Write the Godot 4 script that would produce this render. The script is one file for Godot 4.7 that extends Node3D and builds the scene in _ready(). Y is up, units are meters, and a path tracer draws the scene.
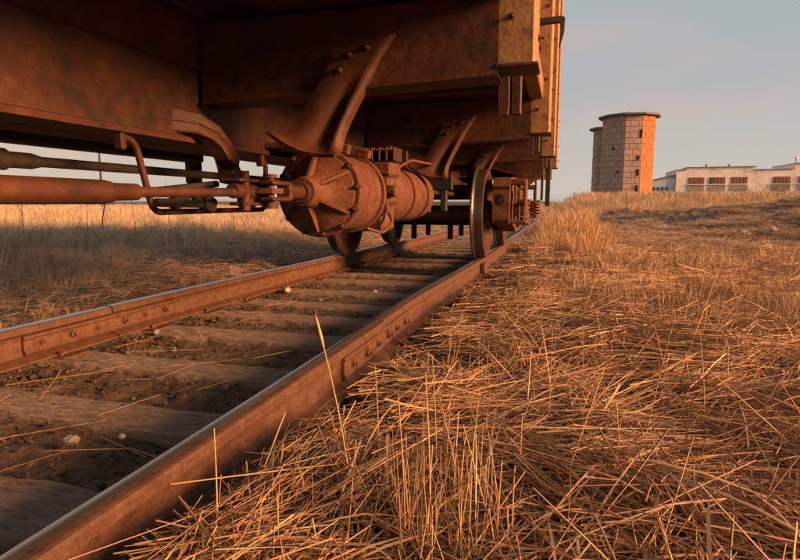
extends Node3D

var rng := RandomNumberGenerator.new()
var M := {}
var taken := {}
var noise_low := FastNoiseLite.new()
var noise_mid := FastNoiseLite.new()
var noise_fine := FastNoiseLite.new()

# ------------------------------------------------------------------ naming
func numbered(called: String) -> String:
	if not taken.has(called):
		taken[called] = 0
		return called
	taken[called] += 1
	return "%s_%03d" % [called, taken[called]]

func tag(o: Node, label: String, category: String, group := "", kind := "") -> Node:
	if label != "":
		o.set_meta("label", label)
	if category != "":
		o.set_meta("category", category)
	if group != "":
		o.set_meta("group", group)
	if kind != "":
		o.set_meta("kind", kind)
	return o

func base(called: String, where: Vector3, label: String, category: String, group := "") -> Node3D:
	var o := Node3D.new()
	o.name = numbered(called)
	add_child(o)
	o.position = where
	tag(o, label, category, group)
	return o

# a mesh whose vertices are in world coordinates, under any parent
func put(called: String, mesh: Mesh, mat: Material, parent: Node3D = null, xf := Transform3D.IDENTITY) -> MeshInstance3D:
	var o := MeshInstance3D.new()
	o.mesh = mesh
	o.material_override = mat
	o.cast_shadow = GeometryInstance3D.SHADOW_CASTING_SETTING_ON
	if parent == null:
		o.name = numbered(called)
		add_child(o, true)
	else:
		o.name = called
		parent.add_child(o, true)
	o.global_transform = xf
	return o

func part(called: String, st: SurfaceTool, mat: Material, parent: Node3D = null, xf := Transform3D.IDENTITY) -> MeshInstance3D:
	return put(called, done(st), mat, parent, xf)

func begin() -> SurfaceTool:
	var st := SurfaceTool.new()
	st.begin(Mesh.PRIMITIVE_TRIANGLES)
	st.set_smooth_group(-1)
	return st

func done(st: SurfaceTool) -> ArrayMesh:
	st.generate_normals()
	return st.commit()

# ------------------------------------------------------------------ shapes (points given counter-clockwise as seen from outside)
func tri(st: SurfaceTool, a: Vector3, b: Vector3, c: Vector3) -> void:
	st.add_vertex(a)
	st.add_vertex(c)
	st.add_vertex(b)

func quad(st: SurfaceTool, a: Vector3, b: Vector3, c: Vector3, d: Vector3) -> void:
	tri(st, a, b, c)
	tri(st, a, c, d)

func orient_tri(st: SurfaceTool, a: Vector3, b: Vector3, c: Vector3, inside: Vector3) -> void:
	if (b - a).cross(c - a).dot((a + b + c) / 3.0 - inside) < 0.0:
		tri(st, a, c, b)
	else:
		tri(st, a, b, c)

func box(st: SurfaceTool, c: Vector3, s: Vector3, bev := 0.004, bas := Basis.IDENTITY) -> void:
	st.set_smooth_group(-1)
	var h := s * 0.5
	bev = min(bev, min(h.x, min(h.y, h.z)) * 0.8)
	var p := {}
	for sx in [-1, 1]:
		for sy in [-1, 1]:
			for sz in [-1, 1]:
				for ax in 3:
					var v := Vector3(sx * (h.x - bev), sy * (h.y - bev), sz * (h.z - bev))
					v[ax] = [sx, sy, sz][ax] * h[ax]
					p[[sx, sy, sz, ax]] = c + bas * v
	for ax in 3:
		var u: int = (ax + 1) % 3
		var w: int = (ax + 2) % 3
		for s1 in [-1, 1]:
			var ring := []
			for q in [[-1, -1], [1, -1], [1, 1], [-1, 1]]:
				var k := [0, 0, 0, ax]
				k[ax] = s1
				k[u] = q[0]
				k[w] = q[1]
				ring.append(p[k])
			orient_tri(st, ring[0], ring[1], ring[2], c)
			orient_tri(st, ring[0], ring[2], ring[3], c)
			for s2 in [-1, 1]:
				# edge along w between the ax face and the u face
				var e := []
				for q in [[ax, -1], [ax, 1], [u, 1], [u, -1]]:
					var k2 := [0, 0, 0, q[0]]
					k2[ax] = s1
					k2[u] = s2
					k2[w] = q[1]
					e.append(p[k2])
				orient_tri(st, e[0], e[1], e[2], c)
				orient_tri(st, e[0], e[2], e[3], c)
	for sx in [-1, 1]:
		for sy in [-1, 1]:
			for sz in [-1, 1]:
				orient_tri(st, p[[sx, sy, sz, 0]], p[[sx, sy, sz, 1]], p[[sx, sy, sz, 2]], c)

# polygon in the (u, v) plane, extruded by w (a vector) from origin
func prism(st: SurfaceTool, poly: PackedVector2Array, o: Vector3, u: Vector3, v: Vector3, w: Vector3) -> void:
	st.set_smooth_group(-1)
	var idx := Geometry2D.triangulate_polygon(poly)
	var area := 0.0
	for i in poly.size():
		var a := poly[i]
		var b := poly[(i + 1) % poly.size()]
		area += a.x * b.y - b.x * a.y
	var flip := (u.cross(v).dot(w) > 0.0) != (area > 0.0)
	for t in range(0, idx.size(), 3):
		var A := o + u * poly[idx[t]].x + v * poly[idx[t]].y
		var B := o + u * poly[idx[t + 1]].x + v * poly[idx[t + 1]].y
		var C := o + u * poly[idx[t + 2]].x + v * poly[idx[t + 2]].y
		if (B - A).cross(C - A).dot(w) > 0.0:
			tri(st, A, C, B)
			tri(st, A + w, B + w, C + w)
		else:
			tri(st, A, B, C)
			tri(st, A + w, C + w, B + w)
	for i in poly.size():
		var a := o + u * poly[i].x + v * poly[i].y
		var b := o + u * poly[(i + 1) % poly.size()].x + v * poly[(i + 1) % poly.size()].y
		if flip:
			quad(st, b, a, a + w, b + w)
		else:
			quad(st, a, b, b + w, a + w)

func tube(st: SurfaceTool, pts: Array, rad, sides := 10, caps := true) -> void:
	var rings := []
	var side := Vector3.ZERO
	for i in pts.size():
		var d: Vector3 = (pts[min(i + 1, pts.size() - 1)] - pts[max(i - 1, 0)]).normalized()
		if i == 0:
			side = d.cross(Vector3.UP if abs(d.y) < 0.9 else Vector3.RIGHT).normalized()
		else:
			side = (side - d * side.dot(d)).normalized()
		var up := d.cross(side)
		var r: float = rad[i] if rad is Array else rad
		var ring := []
		for k in sides:
			var a := TAU * k / sides
			ring.append(pts[i] + (side * cos(a) + up * sin(a)) * r)
		rings.append(ring)
	st.set_smooth_group(0)
	for i in rings.size() - 1:
		for k in sides:
			var k2 := (k + 1) % sides
			quad(st, rings[i][k], rings[i][k2], rings[i + 1][k2], rings[i + 1][k])
	if caps:
		st.set_smooth_group(-1)
		for k in range(1, sides - 1):
			tri(st, rings[0][0], rings[0][k + 1], rings[0][k])
			tri(st, rings[-1][0], rings[-1][k], rings[-1][k + 1])

# profile: [radius, distance along the axis] pairs
func lathe(st: SurfaceTool, prof: Array, o: Vector3, axis: Vector3, sides := 32, crease := 0.75) -> void:
	var side := axis.cross(Vector3.UP if abs(axis.y) < 0.9 else Vector3.RIGHT).normalized()
	var up := axis.cross(side)
	var group := 0
	for i in prof.size() - 1:
		var e := Vector2(prof[i + 1][0] - prof[i][0], prof[i + 1][1] - prof[i][1])
		if e.length() < 1e-6:
			continue
		if i > 0:
			var e0 := Vector2(prof[i][0] - prof[i - 1][0], prof[i][1] - prof[i - 1][1]).normalized()
			if e0.dot(e.normalized()) < crease:
				group += 1
		st.set_smooth_group(group)
		for k in sides:
			var a0 := TAU * k / sides
			var a1 := TAU * (k + 1) / sides
			var d0 := side * cos(a0) + up * sin(a0)
			var d1 := side * cos(a1) + up * sin(a1)
			quad(st, o + d0 * prof[i][0] + axis * prof[i][1], o + d1 * prof[i][0] + axis * prof[i][1], o + d1 * prof[i + 1][0] + axis * prof[i + 1][1], o + d0 * prof[i + 1][0] + axis * prof[i + 1][1])
	st.set_smooth_group(-1)

# a section polygon (x sideways, y up) swept along points in plan; sections stay upright
func loft(st: SurfaceTool, sections: Array, closed_ends := true, smooth := false) -> void:
	st.set_smooth_group(0 if smooth else -1)
	var n: int = sections[0].size()
	for i in sections.size() - 1:
		for k in n:
			var k2 := (k + 1) % n
			quad(st, sections[i][k], sections[i][k2], sections[i + 1][k2], sections[i + 1][k])
	st.set_smooth_group(-1)
	if closed_ends:
		for e in [0, sections.size() - 1]:
			var ring: Array = sections[e]
			var other := Vector3.ZERO
			for v in sections[1 if e == 0 else sections.size() - 2]:
				other += v / n
			var nrm := Vector3.ZERO
			for k in n:
				nrm += (ring[k] - ring[0]).cross(ring[(k + 1) % n] - ring[0])
			nrm = nrm.normalized()
			var u: Vector3 = nrm.cross(Vector3.UP if absf(nrm.y) < .9 else Vector3.RIGHT).normalized()
			var v2 := nrm.cross(u)
			var flat := PackedVector2Array()
			for v in ring:
				flat.append(Vector2((v - ring[0]).dot(u), (v - ring[0]).dot(v2)) * 100.0)
			var idx := Geometry2D.triangulate_polygon(flat)
			for t in range(0, idx.size(), 3):
				orient_tri(st, ring[idx[t]], ring[idx[t + 1]], ring[idx[t + 2]], other)

# a sheet of plate: rows of points, given thickness
func shell(st: SurfaceTool, rows: Array, t: float, smooth := true) -> void:
	var nr := rows.size()
	var nc: int = rows[0].size()
	var nrm := []
	for i in nr:
		var r := []
		for j in nc:
			var du: Vector3 = rows[min(i + 1, nr - 1)][j] - rows[max(i - 1, 0)][j]
			var dv: Vector3 = rows[i][min(j + 1, nc - 1)] - rows[i][max(j - 1, 0)]
			r.append(du.cross(dv).normalized() * t * 0.5)
		nrm.append(r)
	for s in [1.0, -1.0]:
		st.set_smooth_group(0 if smooth else -1)
		for i in nr - 1:
			for j in nc - 1:
				var a: Vector3 = rows[i][j] + nrm[i][j] * s
				var b: Vector3 = rows[i + 1][j] + nrm[i + 1][j] * s
				var c: Vector3 = rows[i + 1][j + 1] + nrm[i + 1][j + 1] * s
				var d: Vector3 = rows[i][j + 1] + nrm[i][j + 1] * s
				if s > 0:
					quad(st, a, b, c, d)
				else:
					quad(st, a, d, c, b)
	st.set_smooth_group(-1)
	for i in nr - 1:
		for j in [0, nc - 1]:
			var a: Vector3 = rows[i][j]
			var b: Vector3 = rows[i + 1][j]
			var q := [a + nrm[i][j], a - nrm[i][j], b - nrm[i + 1][j], b + nrm[i + 1][j]]
			var inside: Vector3 = (rows[i][nc / 2] + rows[i + 1][nc / 2]) * 0.5
			orient_tri(st, q[0], q[1], q[2], inside)
			orient_tri(st, q[0], q[2], q[3], inside)
	for j in nc - 1:
		for i in [0, nr - 1]:
			var a: Vector3 = rows[i][j]
			var b: Vector3 = rows[i][j + 1]
			var q := [a + nrm[i][j], a - nrm[i][j], b - nrm[i][j + 1], b + nrm[i][j + 1]]
			var inside: Vector3 = rows[nr / 2][j]
			orient_tri(st, q[0], q[1], q[2], inside)
			orient_tri(st, q[0], q[2], q[3], inside)

func stone_mesh(seed_: int, rough := 0.25) -> ArrayMesh:
	var n := FastNoiseLite.new()
	n.seed = seed_
	n.frequency = 0.8
	var st := begin()
	var rings := 6
	var seg := 9
	var pt := func(i: int, k: int) -> Vector3:
		var a := PI * i / rings
		var b := TAU * (k % seg) / seg
		var d := Vector3(sin(a) * cos(b), cos(a), sin(a) * sin(b))
		return d * (0.5 + rough * n.get_noise_3dv(d * 1.7)) * Vector3(1.0, 0.66, 0.8)
	for i in rings:
		for k in seg:
			if i > 0:
				tri(st, pt.call(i, k), pt.call(i, k + 1), pt.call(i + 1, k + 1))
			if i < rings - 1 or i == 0:
				tri(st, pt.call(i, k), pt.call(i + 1, k + 1), pt.call(i + 1, k))
			elif i == rings - 1:
				tri(st, pt.call(i, k), pt.call(i, k + 1), pt.call(i + 1, k))
	return done(st)

# ------------------------------------------------------------------ textures and materials
func noise_bytes(seed_: int, freq: float, size: int, octaves := 4, type := FastNoiseLite.TYPE_SIMPLEX_SMOOTH) -> PackedByteArray:
	var n := FastNoiseLite.new()
	n.seed = seed_
	n.noise_type = type
	n.frequency = freq
	n.fractal_octaves = octaves
	var im := n.get_seamless_image(size, size)
	im.convert(Image.FORMAT_L8)
	return im.get_data()

# stops: linear colours; blotches of the later colours over the first
func blotch_tex(seed_: int, stops: Array, size := 512, freqs := [0.006, 0.03, 0.14], weights := [0.5, 0.33, 0.17], fleck := Color(0, 0, 0, 0), fleck_at := 0.8) -> ImageTexture:
	var layers := []
	for i in 3:
		layers.append(noise_bytes(seed_ + i * 11, freqs[i], size, 4))
	var flecks := noise_bytes(seed_ + 77, 0.06, size, 2)
	var ramp := []
	for i in 256:
		var t := clampf((i / 255.0 - 0.22) / 0.56, 0.0, 1.0) * (stops.size() - 1)
		var k: int = min(int(t), stops.size() - 2)
		var c: Color = (stops[k] as Color).lerp(stops[k + 1], t - k).linear_to_srgb()
		ramp.append([int(c.r * 255), int(c.g * 255), int(c.b * 255)])
	var fs := fleck.linear_to_srgb()
	var out := PackedByteArray()
	out.resize(size * size * 3)
	var w0: float = weights[0]
	var w1: float = weights[1]
	var w2: float = weights[2]
	var a0: PackedByteArray = layers[0]
	var a1: PackedByteArray = layers[1]
	var a2: PackedByteArray = layers[2]
	var cut := int(fleck_at * 255)
	for i in size * size:
		var v := int(a0[i] * w0 + a1[i] * w1 + a2[i] * w2)
		var c: Array = ramp[v]
		var r: int = c[0]
		var g: int = c[1]
		var b: int = c[2]
		if fleck.a > 0.0 and flecks[i] > cut and a2[i] > 110:
			r = int(lerpf(r, fs.r * 255, fleck.a))
			g = int(lerpf(g, fs.g * 255, fleck.a))
			b = int(lerpf(b, fs.b * 255, fleck.a))
		out[i * 3] = r
		out[i * 3 + 1] = g
		out[i * 3 + 2] = b
	var im := Image.create_from_data(size, size, false, Image.FORMAT_RGB8, out)
	im.generate_mipmaps()
	return ImageTexture.create_from_image(im)

func bump_tex(seed_: int, freq: float, strength: float, size := 512) -> ImageTexture:
	var n := FastNoiseLite.new()
	n.seed = seed_
	n.frequency = freq
	n.fractal_octaves = 5
	var im := n.get_seamless_image(size, size)
	im.bump_map_to_normal_map(strength)
	return ImageTexture.create_from_image(im)

func surf(tex: Texture2D, scale: float, rough: float, metal := 0.0, normal: Texture2D = null, ns := 1.0, stretch := Vector3.ONE, world := true) -> StandardMaterial3D:
	var m := StandardMaterial3D.new()
	m.albedo_texture = tex
	m.uv1_triplanar = true
	m.uv1_world_triplanar = world
	m.uv1_scale = stretch * scale
	m.roughness = rough
	m.metallic = metal
	if normal:
		m.normal_enabled = true
		m.normal_texture = normal
		m.normal_scale = ns
	return m

func plain(c: Color, rough := 0.8, metal := 0.0) -> StandardMaterial3D:
	var m := StandardMaterial3D.new()
	m.albedo_color = c.linear_to_srgb()
	m.roughness = rough
	m.metallic = metal
	return m

func tinted(rough := 0.75, back := 0.0) -> StandardMaterial3D:
	var m := StandardMaterial3D.new()
	m.vertex_color_use_as_albedo = true
	m.roughness = rough
	m.cull_mode = BaseMaterial3D.CULL_DISABLED
	if back > 0.0:
		m.backlight_enabled = true
		m.backlight = Color(back, back, back)
	return m

func make_materials() -> void:
	var bump := bump_tex(5, 0.05, 3.0)
	var bump_big := bump_tex(9, 0.02, 5.0)
	M.rust = surf(blotch_tex(21, [Color(.014, .007, .005), Color(.037, .0115, .0045), Color(.062, .0165, .0055), Color(.072, .0215, .0075), Color(.118, .042, .016)], 1024, [0.004, 0.02, 0.16], [0.45, 0.33, 0.22], Color(.17, .11, .075, .4), 0.86), 0.6, 0.66, 0.0, bump, 0.15)
	M.rust_dust = surf(blotch_tex(41, [Color(.025, .011, .007), Color(.08, .025, .011), Color(.122, .040, .018), Color(.148, .057, .029), Color(.21, .105, .066)], 1024, [0.006, 0.03, 0.17], [0.36, 0.36, 0.28], Color(.05, .022, .014, .7), 0.8), 1.3, 0.78, 0.0, bump, 0.55)
	M.black_iron = surf(blotch_tex(51, [Color(.008, .007, .007), Color(.022, .016, .013), Color(.05, .028, .018)]), 1.5, 0.7, 0.0, bump, 0.4)
	M.ochre = surf(blotch_tex(61, [Color(.1, .042, .02), Color(.2, .095, .036), Color(.255, .132, .044), Color(.28, .155, .053), Color(.3, .175, .064), Color(.33, .2, .08)], 1024, [0.006, 0.02, 0.16], [0.45, 0.3, 0.25], Color(.12, .05, .024, .8), 0.87), 1.3, 0.62, 0.0, bump, 0.2)
	M.rail_side = surf(blotch_tex(71, [Color(.05, .021, .012), Color(.088, .037, .02), Color(.112, .052, .028), Color(.15, .078, .046)], 512, [0.01, 0.05, 0.16], [0.45, 0.33, 0.22]), 2.2, 0.7, 0.0, bump, 0.55)
	M.rail_top = surf(blotch_tex(81, [Color(.16, .15, .15), Color(.3, .29, .29), Color(.42, .41, .41)], 256), 3.0, 0.32, 0.85, bump, 0.06, Vector3(1, 1, .12))
	M.tread = surf(blotch_tex(83, [Color(.08, .06, .05), Color(.13, .105, .09), Color(.18, .155, .14)], 256), 3.0, 0.36, 0.8, bump, 0.08)
	M.wood = surf(blotch_tex(91, [Color(.055, .038, .029), Color(.19, .136, .1), Color(.28, .205, .153), Color(.35, .265, .2)], 512, [0.012, 0.05, 0.2], [0.35, 0.35, 0.3]), 3.2, 0.9, 0.0, bump_big, 0.9, Vector3(.3, 1, 1.7))
	M.soil = surf(blotch_tex(101, [Color(.025, .016, .011), Color(.07, .046, .029), Color(.12, .08, .05), Color(.18, .123, .078)], 512, [0.012, 0.05, 0.2], [0.33, 0.37, 0.3], Color(.2, .14, .09, .7), 0.74), 0.8, 0.95, 0.0, bump_big, 1.2)
	M.stone = surf(blotch_tex(111, [Color(.1, .075, .06), Color(.2, .16, .13), Color(.32, .27, .23)], 256), 6.0, 0.9, 0.0, bump, 0.6)
	M.pale_stone = surf(blotch_tex(113, [Color(.3, .26, .22), Color(.45, .4, .35), Color(.55, .5, .46)], 256), 8.0, 0.85, 0.0, bump, 0.6)
	M.bark = surf(blotch_tex(117, [Color(.02, .015, .012), Color(.05, .035, .026), Color(.09, .065, .05)], 256), 6.0, 0.9, 0.0, bump, 0.8)
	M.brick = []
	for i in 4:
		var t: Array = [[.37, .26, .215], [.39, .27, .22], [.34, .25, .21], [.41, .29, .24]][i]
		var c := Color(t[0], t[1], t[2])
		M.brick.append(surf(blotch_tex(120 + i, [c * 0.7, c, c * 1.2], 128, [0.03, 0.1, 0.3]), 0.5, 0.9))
	M.sunlit_red_brick = []  # redder brick with the orange sunlight partly put into its colour
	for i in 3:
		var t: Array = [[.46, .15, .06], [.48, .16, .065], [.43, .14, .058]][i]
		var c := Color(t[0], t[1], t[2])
		M.sunlit_red_brick.append(surf(blotch_tex(130 + i, [c * 0.75, c, c * 1.15], 128, [0.03, 0.1, 0.3]), 0.5, 0.9))
	M.mortar = plain(Color(.42, .36, .31), 0.95)
	M.dark_gap = plain(Color(.03, .025, .022), 0.9)
	M.concrete = surf(blotch_tex(140, [Color(.16, .13, .12), Color(.24, .2, .18), Color(.3, .26, .23)], 256), 0.2, 0.9)
	M.plaster = surf(blotch_tex(150, [Color(.5, .45, .39), Color(.72, .67, .6), Color(.8, .76, .69), Color(.83, .79, .73)], 512, [0.008, 0.03, 0.12], [0.45, 0.3, 0.25]), 0.06, 0.9)
	M.blue_wall = surf(blotch_tex(155, [Color(.36, .45, .5), Color(.48, .58, .63), Color(.55, .64, .68)], 256), 0.1, 0.85)
	M.window_fill = surf(blotch_tex(160, [Color(.12, .06, .045), Color(.22, .1, .07), Color(.3, .15, .1)], 256), 0.4, 0.9)
	M.dado = surf(blotch_tex(165, [Color(.22, .17, .14), Color(.32, .26, .21), Color(.4, .33, .27)], 256), 0.2, 0.9)
	M.glass = plain(Color(.03, .05, .07), 0.08)
	M.roof_grey = plain(Color(.13, .12, .12), 0.8)
	M.white_globe = plain(Color(.85, .83, .8), 0.4)
	M.straw = tinted(0.7, 0.0)
	M.blade = tinted(0.75, 0.5)
	M.gravel = tinted(0.9, 0.0)

# ------------------------------------------------------------------ terrain
func bump_at(x: float, z: float, cx: float, cz: float, h: float, r: float) -> float:
	var d2 := ((x - cx) * (x - cx) + (z - cz) * (z - cz)) / (r * r)
	return h * exp(-d2)

func ground_y(x: float, z: float) -> float:
	var d := -z
	var bed := smoothstep(-3.5, -3.05, x) * (1.0 - smoothstep(-0.80, -0.62, x))
	var y := 0.0
	var n1 := noise_low.get_noise_2d(x, z)
	var n2 := noise_mid.get_noise_2d(x, z)
	var n3 := noise_fine.get_noise_2d(x, z)
	var wild := 0.012 + 0.05 * n1 + 0.045 * n2 + 0.02 * n3
	var flat_ := -0.036 + 0.018 * n2 + 0.026 * n3
	y = lerpf(wild, flat_, bed)
	y += 0.034 * exp(-pow((x + .66) / .13, 2.0)) * (.75 + .6 * n2)
	if x > -0.7:
		var away := smoothstep(-0.7, 3.0, x)
		y += 1.2 * smoothstep(13.0, 60.0, d) * smoothstep(-.7, 1.6, x)
		y += bump_at(x, z, 5.6, -15.5, 0.38, 1.9) + bump_at(x, z, 8.0, -16.0, 0.6, 1.8) + bump_at(x, z, 10.8, -17.0, 0.8, 2.2)
		y += bump_at(x, z, 6.4, -21.0, 0.45, 2.2) + bump_at(x, z, 9.0, -22.0, 0.5, 3.0) + bump_at(x, z, 13.5, -19.0, 0.9, 3.0) + bump_at(x, z, 3.4, -24.0, 0.25, 2.5)
		y += (0.12 * n2 + 0.16 * n1) * smoothstep(7.0, 15.0, d) * away
		y += 0.07 * bump_at(x, z, 0.35, -3.1, 1.0, 0.5) + 0.08 * bump_at(x, z, 1.2, -2.1, 1.0, 0.45) + 0.07 * bump_at(x, z, 0.1, -1.4, 1.0, 0.35)
	elif x < -3.0:
		y += 0.05 * smoothstep(-3.0, -5.0, x)
		y += 1.1 * smoothstep(70.0, 150.0, d)
	return y

func axis_steps(lo: float, fine_lo: float, fine_hi: float, hi: float, step: float, grow: float) -> PackedFloat32Array:
	var a := []
	var x := fine_lo
	while x < fine_hi:
		a.append(x)
		x += step
	a.append(fine_hi)
	var s := step
	x = fine_hi
	while x < hi:
		s *= grow
		x = min(x + s, hi)
		a.append(x)
	s = step
	x = fine_lo
	while x > lo:
		s *= grow
		x = max(x - s, lo)
		a.push_front(x)
	return PackedFloat32Array(a)

func build_ground() -> void:
	var xs := axis_steps(-230.0, -3.9, 3.4, 230.0, 0.055, 1.075)
	var zs := axis_steps(-260.0, -6.5, 1.0, 40.0, 0.055, 1.07)
	var nx := xs.size()
	var nz := zs.size()
	var v := PackedVector3Array()
	var idx := PackedInt32Array()
	for j in nz:
		for i in nx:
			v.append(Vector3(xs[i], ground_y(xs[i], zs[j]), zs[j]))
	for j in nz - 1:
		for i in nx - 1:
			var a := j * nx + i
			idx.append_array([a, a + 1, a + nx, a + 1, a + nx + 1, a + nx])
	var st := SurfaceTool.new()
	var arr := []
	arr.resize(Mesh.ARRAY_MAX)
	arr[Mesh.ARRAY_VERTEX] = v
	arr[Mesh.ARRAY_INDEX] = idx
	st.create_from_arrays(arr)
	st.generate_normals()
	var o := put("ground", st.commit(), M.soil)
	o.set_meta("kind", "structure")

# ------------------------------------------------------------------ track
func near_x(z: float) -> float:   # inner edge of the near rail's head
	var d := -z
	if d < 2.65:
		return lerpf(-0.900, -0.918, smoothstep(0.6, 2.65, d))
	return lerpf(-0.918, -0.868, smoothstep(3.2, 7.0, d)) - 0.02 * bump_at(d, 0, 3.3, 0, 1.0, 0.8)

func far_x(z: float) -> float:
	var d := -z
	return lerpf(-2.462, -2.405, smoothstep(2.6, 6.5, d))

func rail_section(x_inner: float, out: float, z: float) -> Array:
	# a rail profile; x runs outwards from the inner edge of the head
	var p := []
	var half := [[0.0, .168], [.0, .146], [.022, .132], [.0275, .11], [.0285, .06], [.022, .034], [-.0375, .014], [-.0375, .004],
		[.1125, .004], [.1125, .014], [.053, .034], [.0465, .06], [.0475, .11], [.053, .132], [.075, .146], [.075, .168], [.07, .176], [.062, .1785], [.013, .1785], [.005, .176]]
	for q in half:
		p.append(Vector3(x_inner + out * q[0], q[1], z))
	return p

func make_rail(zs: Array, fx: Callable, out: float, label: String, dy := 0.0, worn := .068) -> MeshInstance3D:
	var secs := []
	var top := []
	for z in zs:
		var s := rail_section(fx.call(z), out, z)
		var t := []
		for q in [[.007, .1788], [.013, .1806], [lerpf(.013, worn, .5), .1822], [worn - .006, .1806], [worn, .1788]]:
			t.append(Vector3(fx.call(z) + out * q[0], q[1] + dy, z))
		for k in s.size():
			s[k].y += dy
		if out < 0:
			s.reverse()
			t.reverse()
		secs.append(s)
		top.append(t)
	var st := begin()
	loft(st, secs)
	var o := part("rail", st, M.rail_side)
	tag(o, label, "rail")
	st = begin()
	st.set_smooth_group(0)
	for i in top.size() - 1:
		for k in 4:
			quad(st, top[i][k], top[i][k + 1], top[i + 1][k + 1], top[i + 1][k])
	part("running_surface", st, M.rail_top, o)
	return o

func hex_bolt_mesh(r := 0.021, h := 0.02) -> ArrayMesh:
	var st := begin()
	lathe(st, [[0.0, -0.03], [r * 1.35, -0.03], [r * 1.35, 0.004], [r, 0.004], [r, h - .003], [r - .004, h], [r * .5, h], [r * .5, h + .012], [0, h + .012]], Vector3.ZERO, Vector3.RIGHT, 6, 2.0)
	return done(st)

func spread(a: float, b: float, step: float) -> Array:
	var out := []
	var n: int = max(1, int(ceil(abs(b - a) / step)))
	for i in n + 1:
		out.append(lerpf(a, b, float(i) / n))
	return out

func build_track() -> void:
	var nj := -2.65
	var fj := -2.57
	var n0 := make_rail(spread(nj + .004, 3.0, .35), near_x, 1.0, "rusty steel rail along the straw, with a lone straw standing at its side", 0.0, .044)
	var n1 := make_rail(spread(-90.0, -12.0, 6.0) + spread(-11.7, nj - .006, .3), near_x, 1.0, "rusty steel rail along the straw, under the wagon wheel beside the springs", 0.003, .044)
	var f0 := make_rail(spread(fj + .004, 3.0, .35), far_x, -1.0, "rusty rail with bright top beside the tall grass, before its joint")
	var f1 := make_rail(spread(-90.0, -12.0, 6.0) + spread(-11.7, fj - .006, .3), far_x, -1.0, "rusty rail with bright top beside the tall grass, beyond its joint under the wagon", 0.003)
	# fishplates with their bolts
	var bolt := hex_bolt_mesh()
	var sets := [[n0, nj, 0.0, 1.0, near_x], [f0, fj, 0.0, -1.0, far_x]]
	for s in sets:
		for side in [1.0, -1.0]:
			var st := begin()
			var secs := []
			for z in spread(s[1] - .55, s[1] + .55, .12):
				var xi: float = s[4].call(z)
				var mid: float = xi + s[3] * 0.0375
				var sec := []
				for q in [[.0105, .058], [.018, .040], [.030, .036], [.036, .046], [.026, .062], [.026, .106], [.033, .118], [.030, .128], [.016, .131], [.010, .112]]:
					sec.append(Vector3(mid + side * q[0], q[1] + .002, z))
				if side < 0:
					sec.reverse()
				secs.append(sec)
			loft(st, secs)
			var fp := part("fishplate", st, M.rail_side, s[0])
			for k in 6:
				var z: float = s[1] + [-.45, -.27, -.1, .1, .27, .45][k]
				var x: float = s[4].call(z) + s[3] * 0.0375 + side * .027
				var turn := Basis(Vector3.RIGHT, rng.randf() * TAU)
				if side < 0:
					turn = Basis(Vector3.UP, PI) * turn
				var big: float = 1.0 if (k % 2 == 0) == (side > 0) else 0.72
				put("bolt", bolt, M.rail_side, fp, Transform3D(turn.scaled(Vector3(big, big, big)), Vector3(x, .086, z)))
	# a loose clamp further along the near rail, and the spikes on every sleeper
	var st2 := begin()
	box(st2, Vector3(near_x(-5.95) + .08, .085, -5.95), Vector3(.05, .12, .12), .008)
	part("clamp", st2, M.rail_side, n1)
	var tie_z := [1.4, .8, .2, -.42, -1.02, -1.62, -2.2, -2.86, -3.4, -3.9, -4.5, -5.22, -5.74, -6.3, -6.9, -7.5, -8.1, -8.7, -9.3, -9.9, -10.5, -11.1, -11.7, -12.3, -12.9, -13.5]
	var labels := {}
	for i in tie_z.size():
		var z: float = tie_z[i]
		var w := 0.235 + rng.randf_range(-.02, .025)
		var turn := rng.randf_range(-.02, .02)
		var n := FastNoiseLite.new()
		n.seed = 300 + i
		n.frequency = 1.6
		var secs := []
		for k in 29:
			var x := lerpf(-1.37, 1.37, k / 28.0)
			var sec := []
			var wob := n.get_noise_2d(x * 2.0, 5.0) * .016
			for q in [[-.5, -.14], [.5, -.14], [.5, -.012], [.485, .0], [.3, .003], [.12, .001], [-.1, .004], [-.3, .002], [-.485, -.001], [-.5, -.014]]:
				var yy: float = q[1]
				if yy > -.1:
					yy += n.get_noise_2d(x * 3.0, q[0] * 9.0) * .011 - .006
				sec.append(Vector3(x, yy, q[0] * w + wob * sign(q[0])))
			sec.reverse()
			secs.append(sec)
		var st := begin()
		loft(st, secs)
		var tie := part("sleeper", st, M.wood, null, Transform3D(Basis(Vector3.UP, turn), Vector3(-1.655 + rng.randf_range(-.03, .03), 0.0, z)))
		tag(tie, "weathered wooden sleeper half buried in dark soil between the rails", "sleeper", "wooden sleepers under the rails")
		# tie plates and spikes hold the rails
		for rail in [[near_x(z), 1.0], [far_x(z), -1.0]]:
			var ps := begin()
			var cx: float = rail[0] + rail[1] * .0375
			box(ps, Vector3(cx, .000, z), Vector3(.29, .012, .15), .003)
			for e in [-1.0, 1.0]:
				box(ps, Vector3(cx + e * .087, .012, z + e * .035), Vector3(.03, .03, .022), .004)
			part("tie_plate", ps, M.rail_side, tie)

# ------------------------------------------------------------------ wagon
func round_bar(pts: Array, corner := 0.05) -> Array:
	# rounds the corners of a polyline
	var out := [pts[0]]
	for i in range(1, pts.size() - 1):
		var a: Vector3 = pts[i] + (pts[i - 1] - pts[i]).normalized() * corner
		var b: Vector3 = pts[i] + (pts[i + 1] - pts[i]).normalized() * corner
		for k in 6:
			var t := k / 5.0
			out.append(a.lerp(pts[i], t).lerp((pts[i] as Vector3).lerp(b, t), t))
	out.append(pts[-1])
	return out

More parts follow.
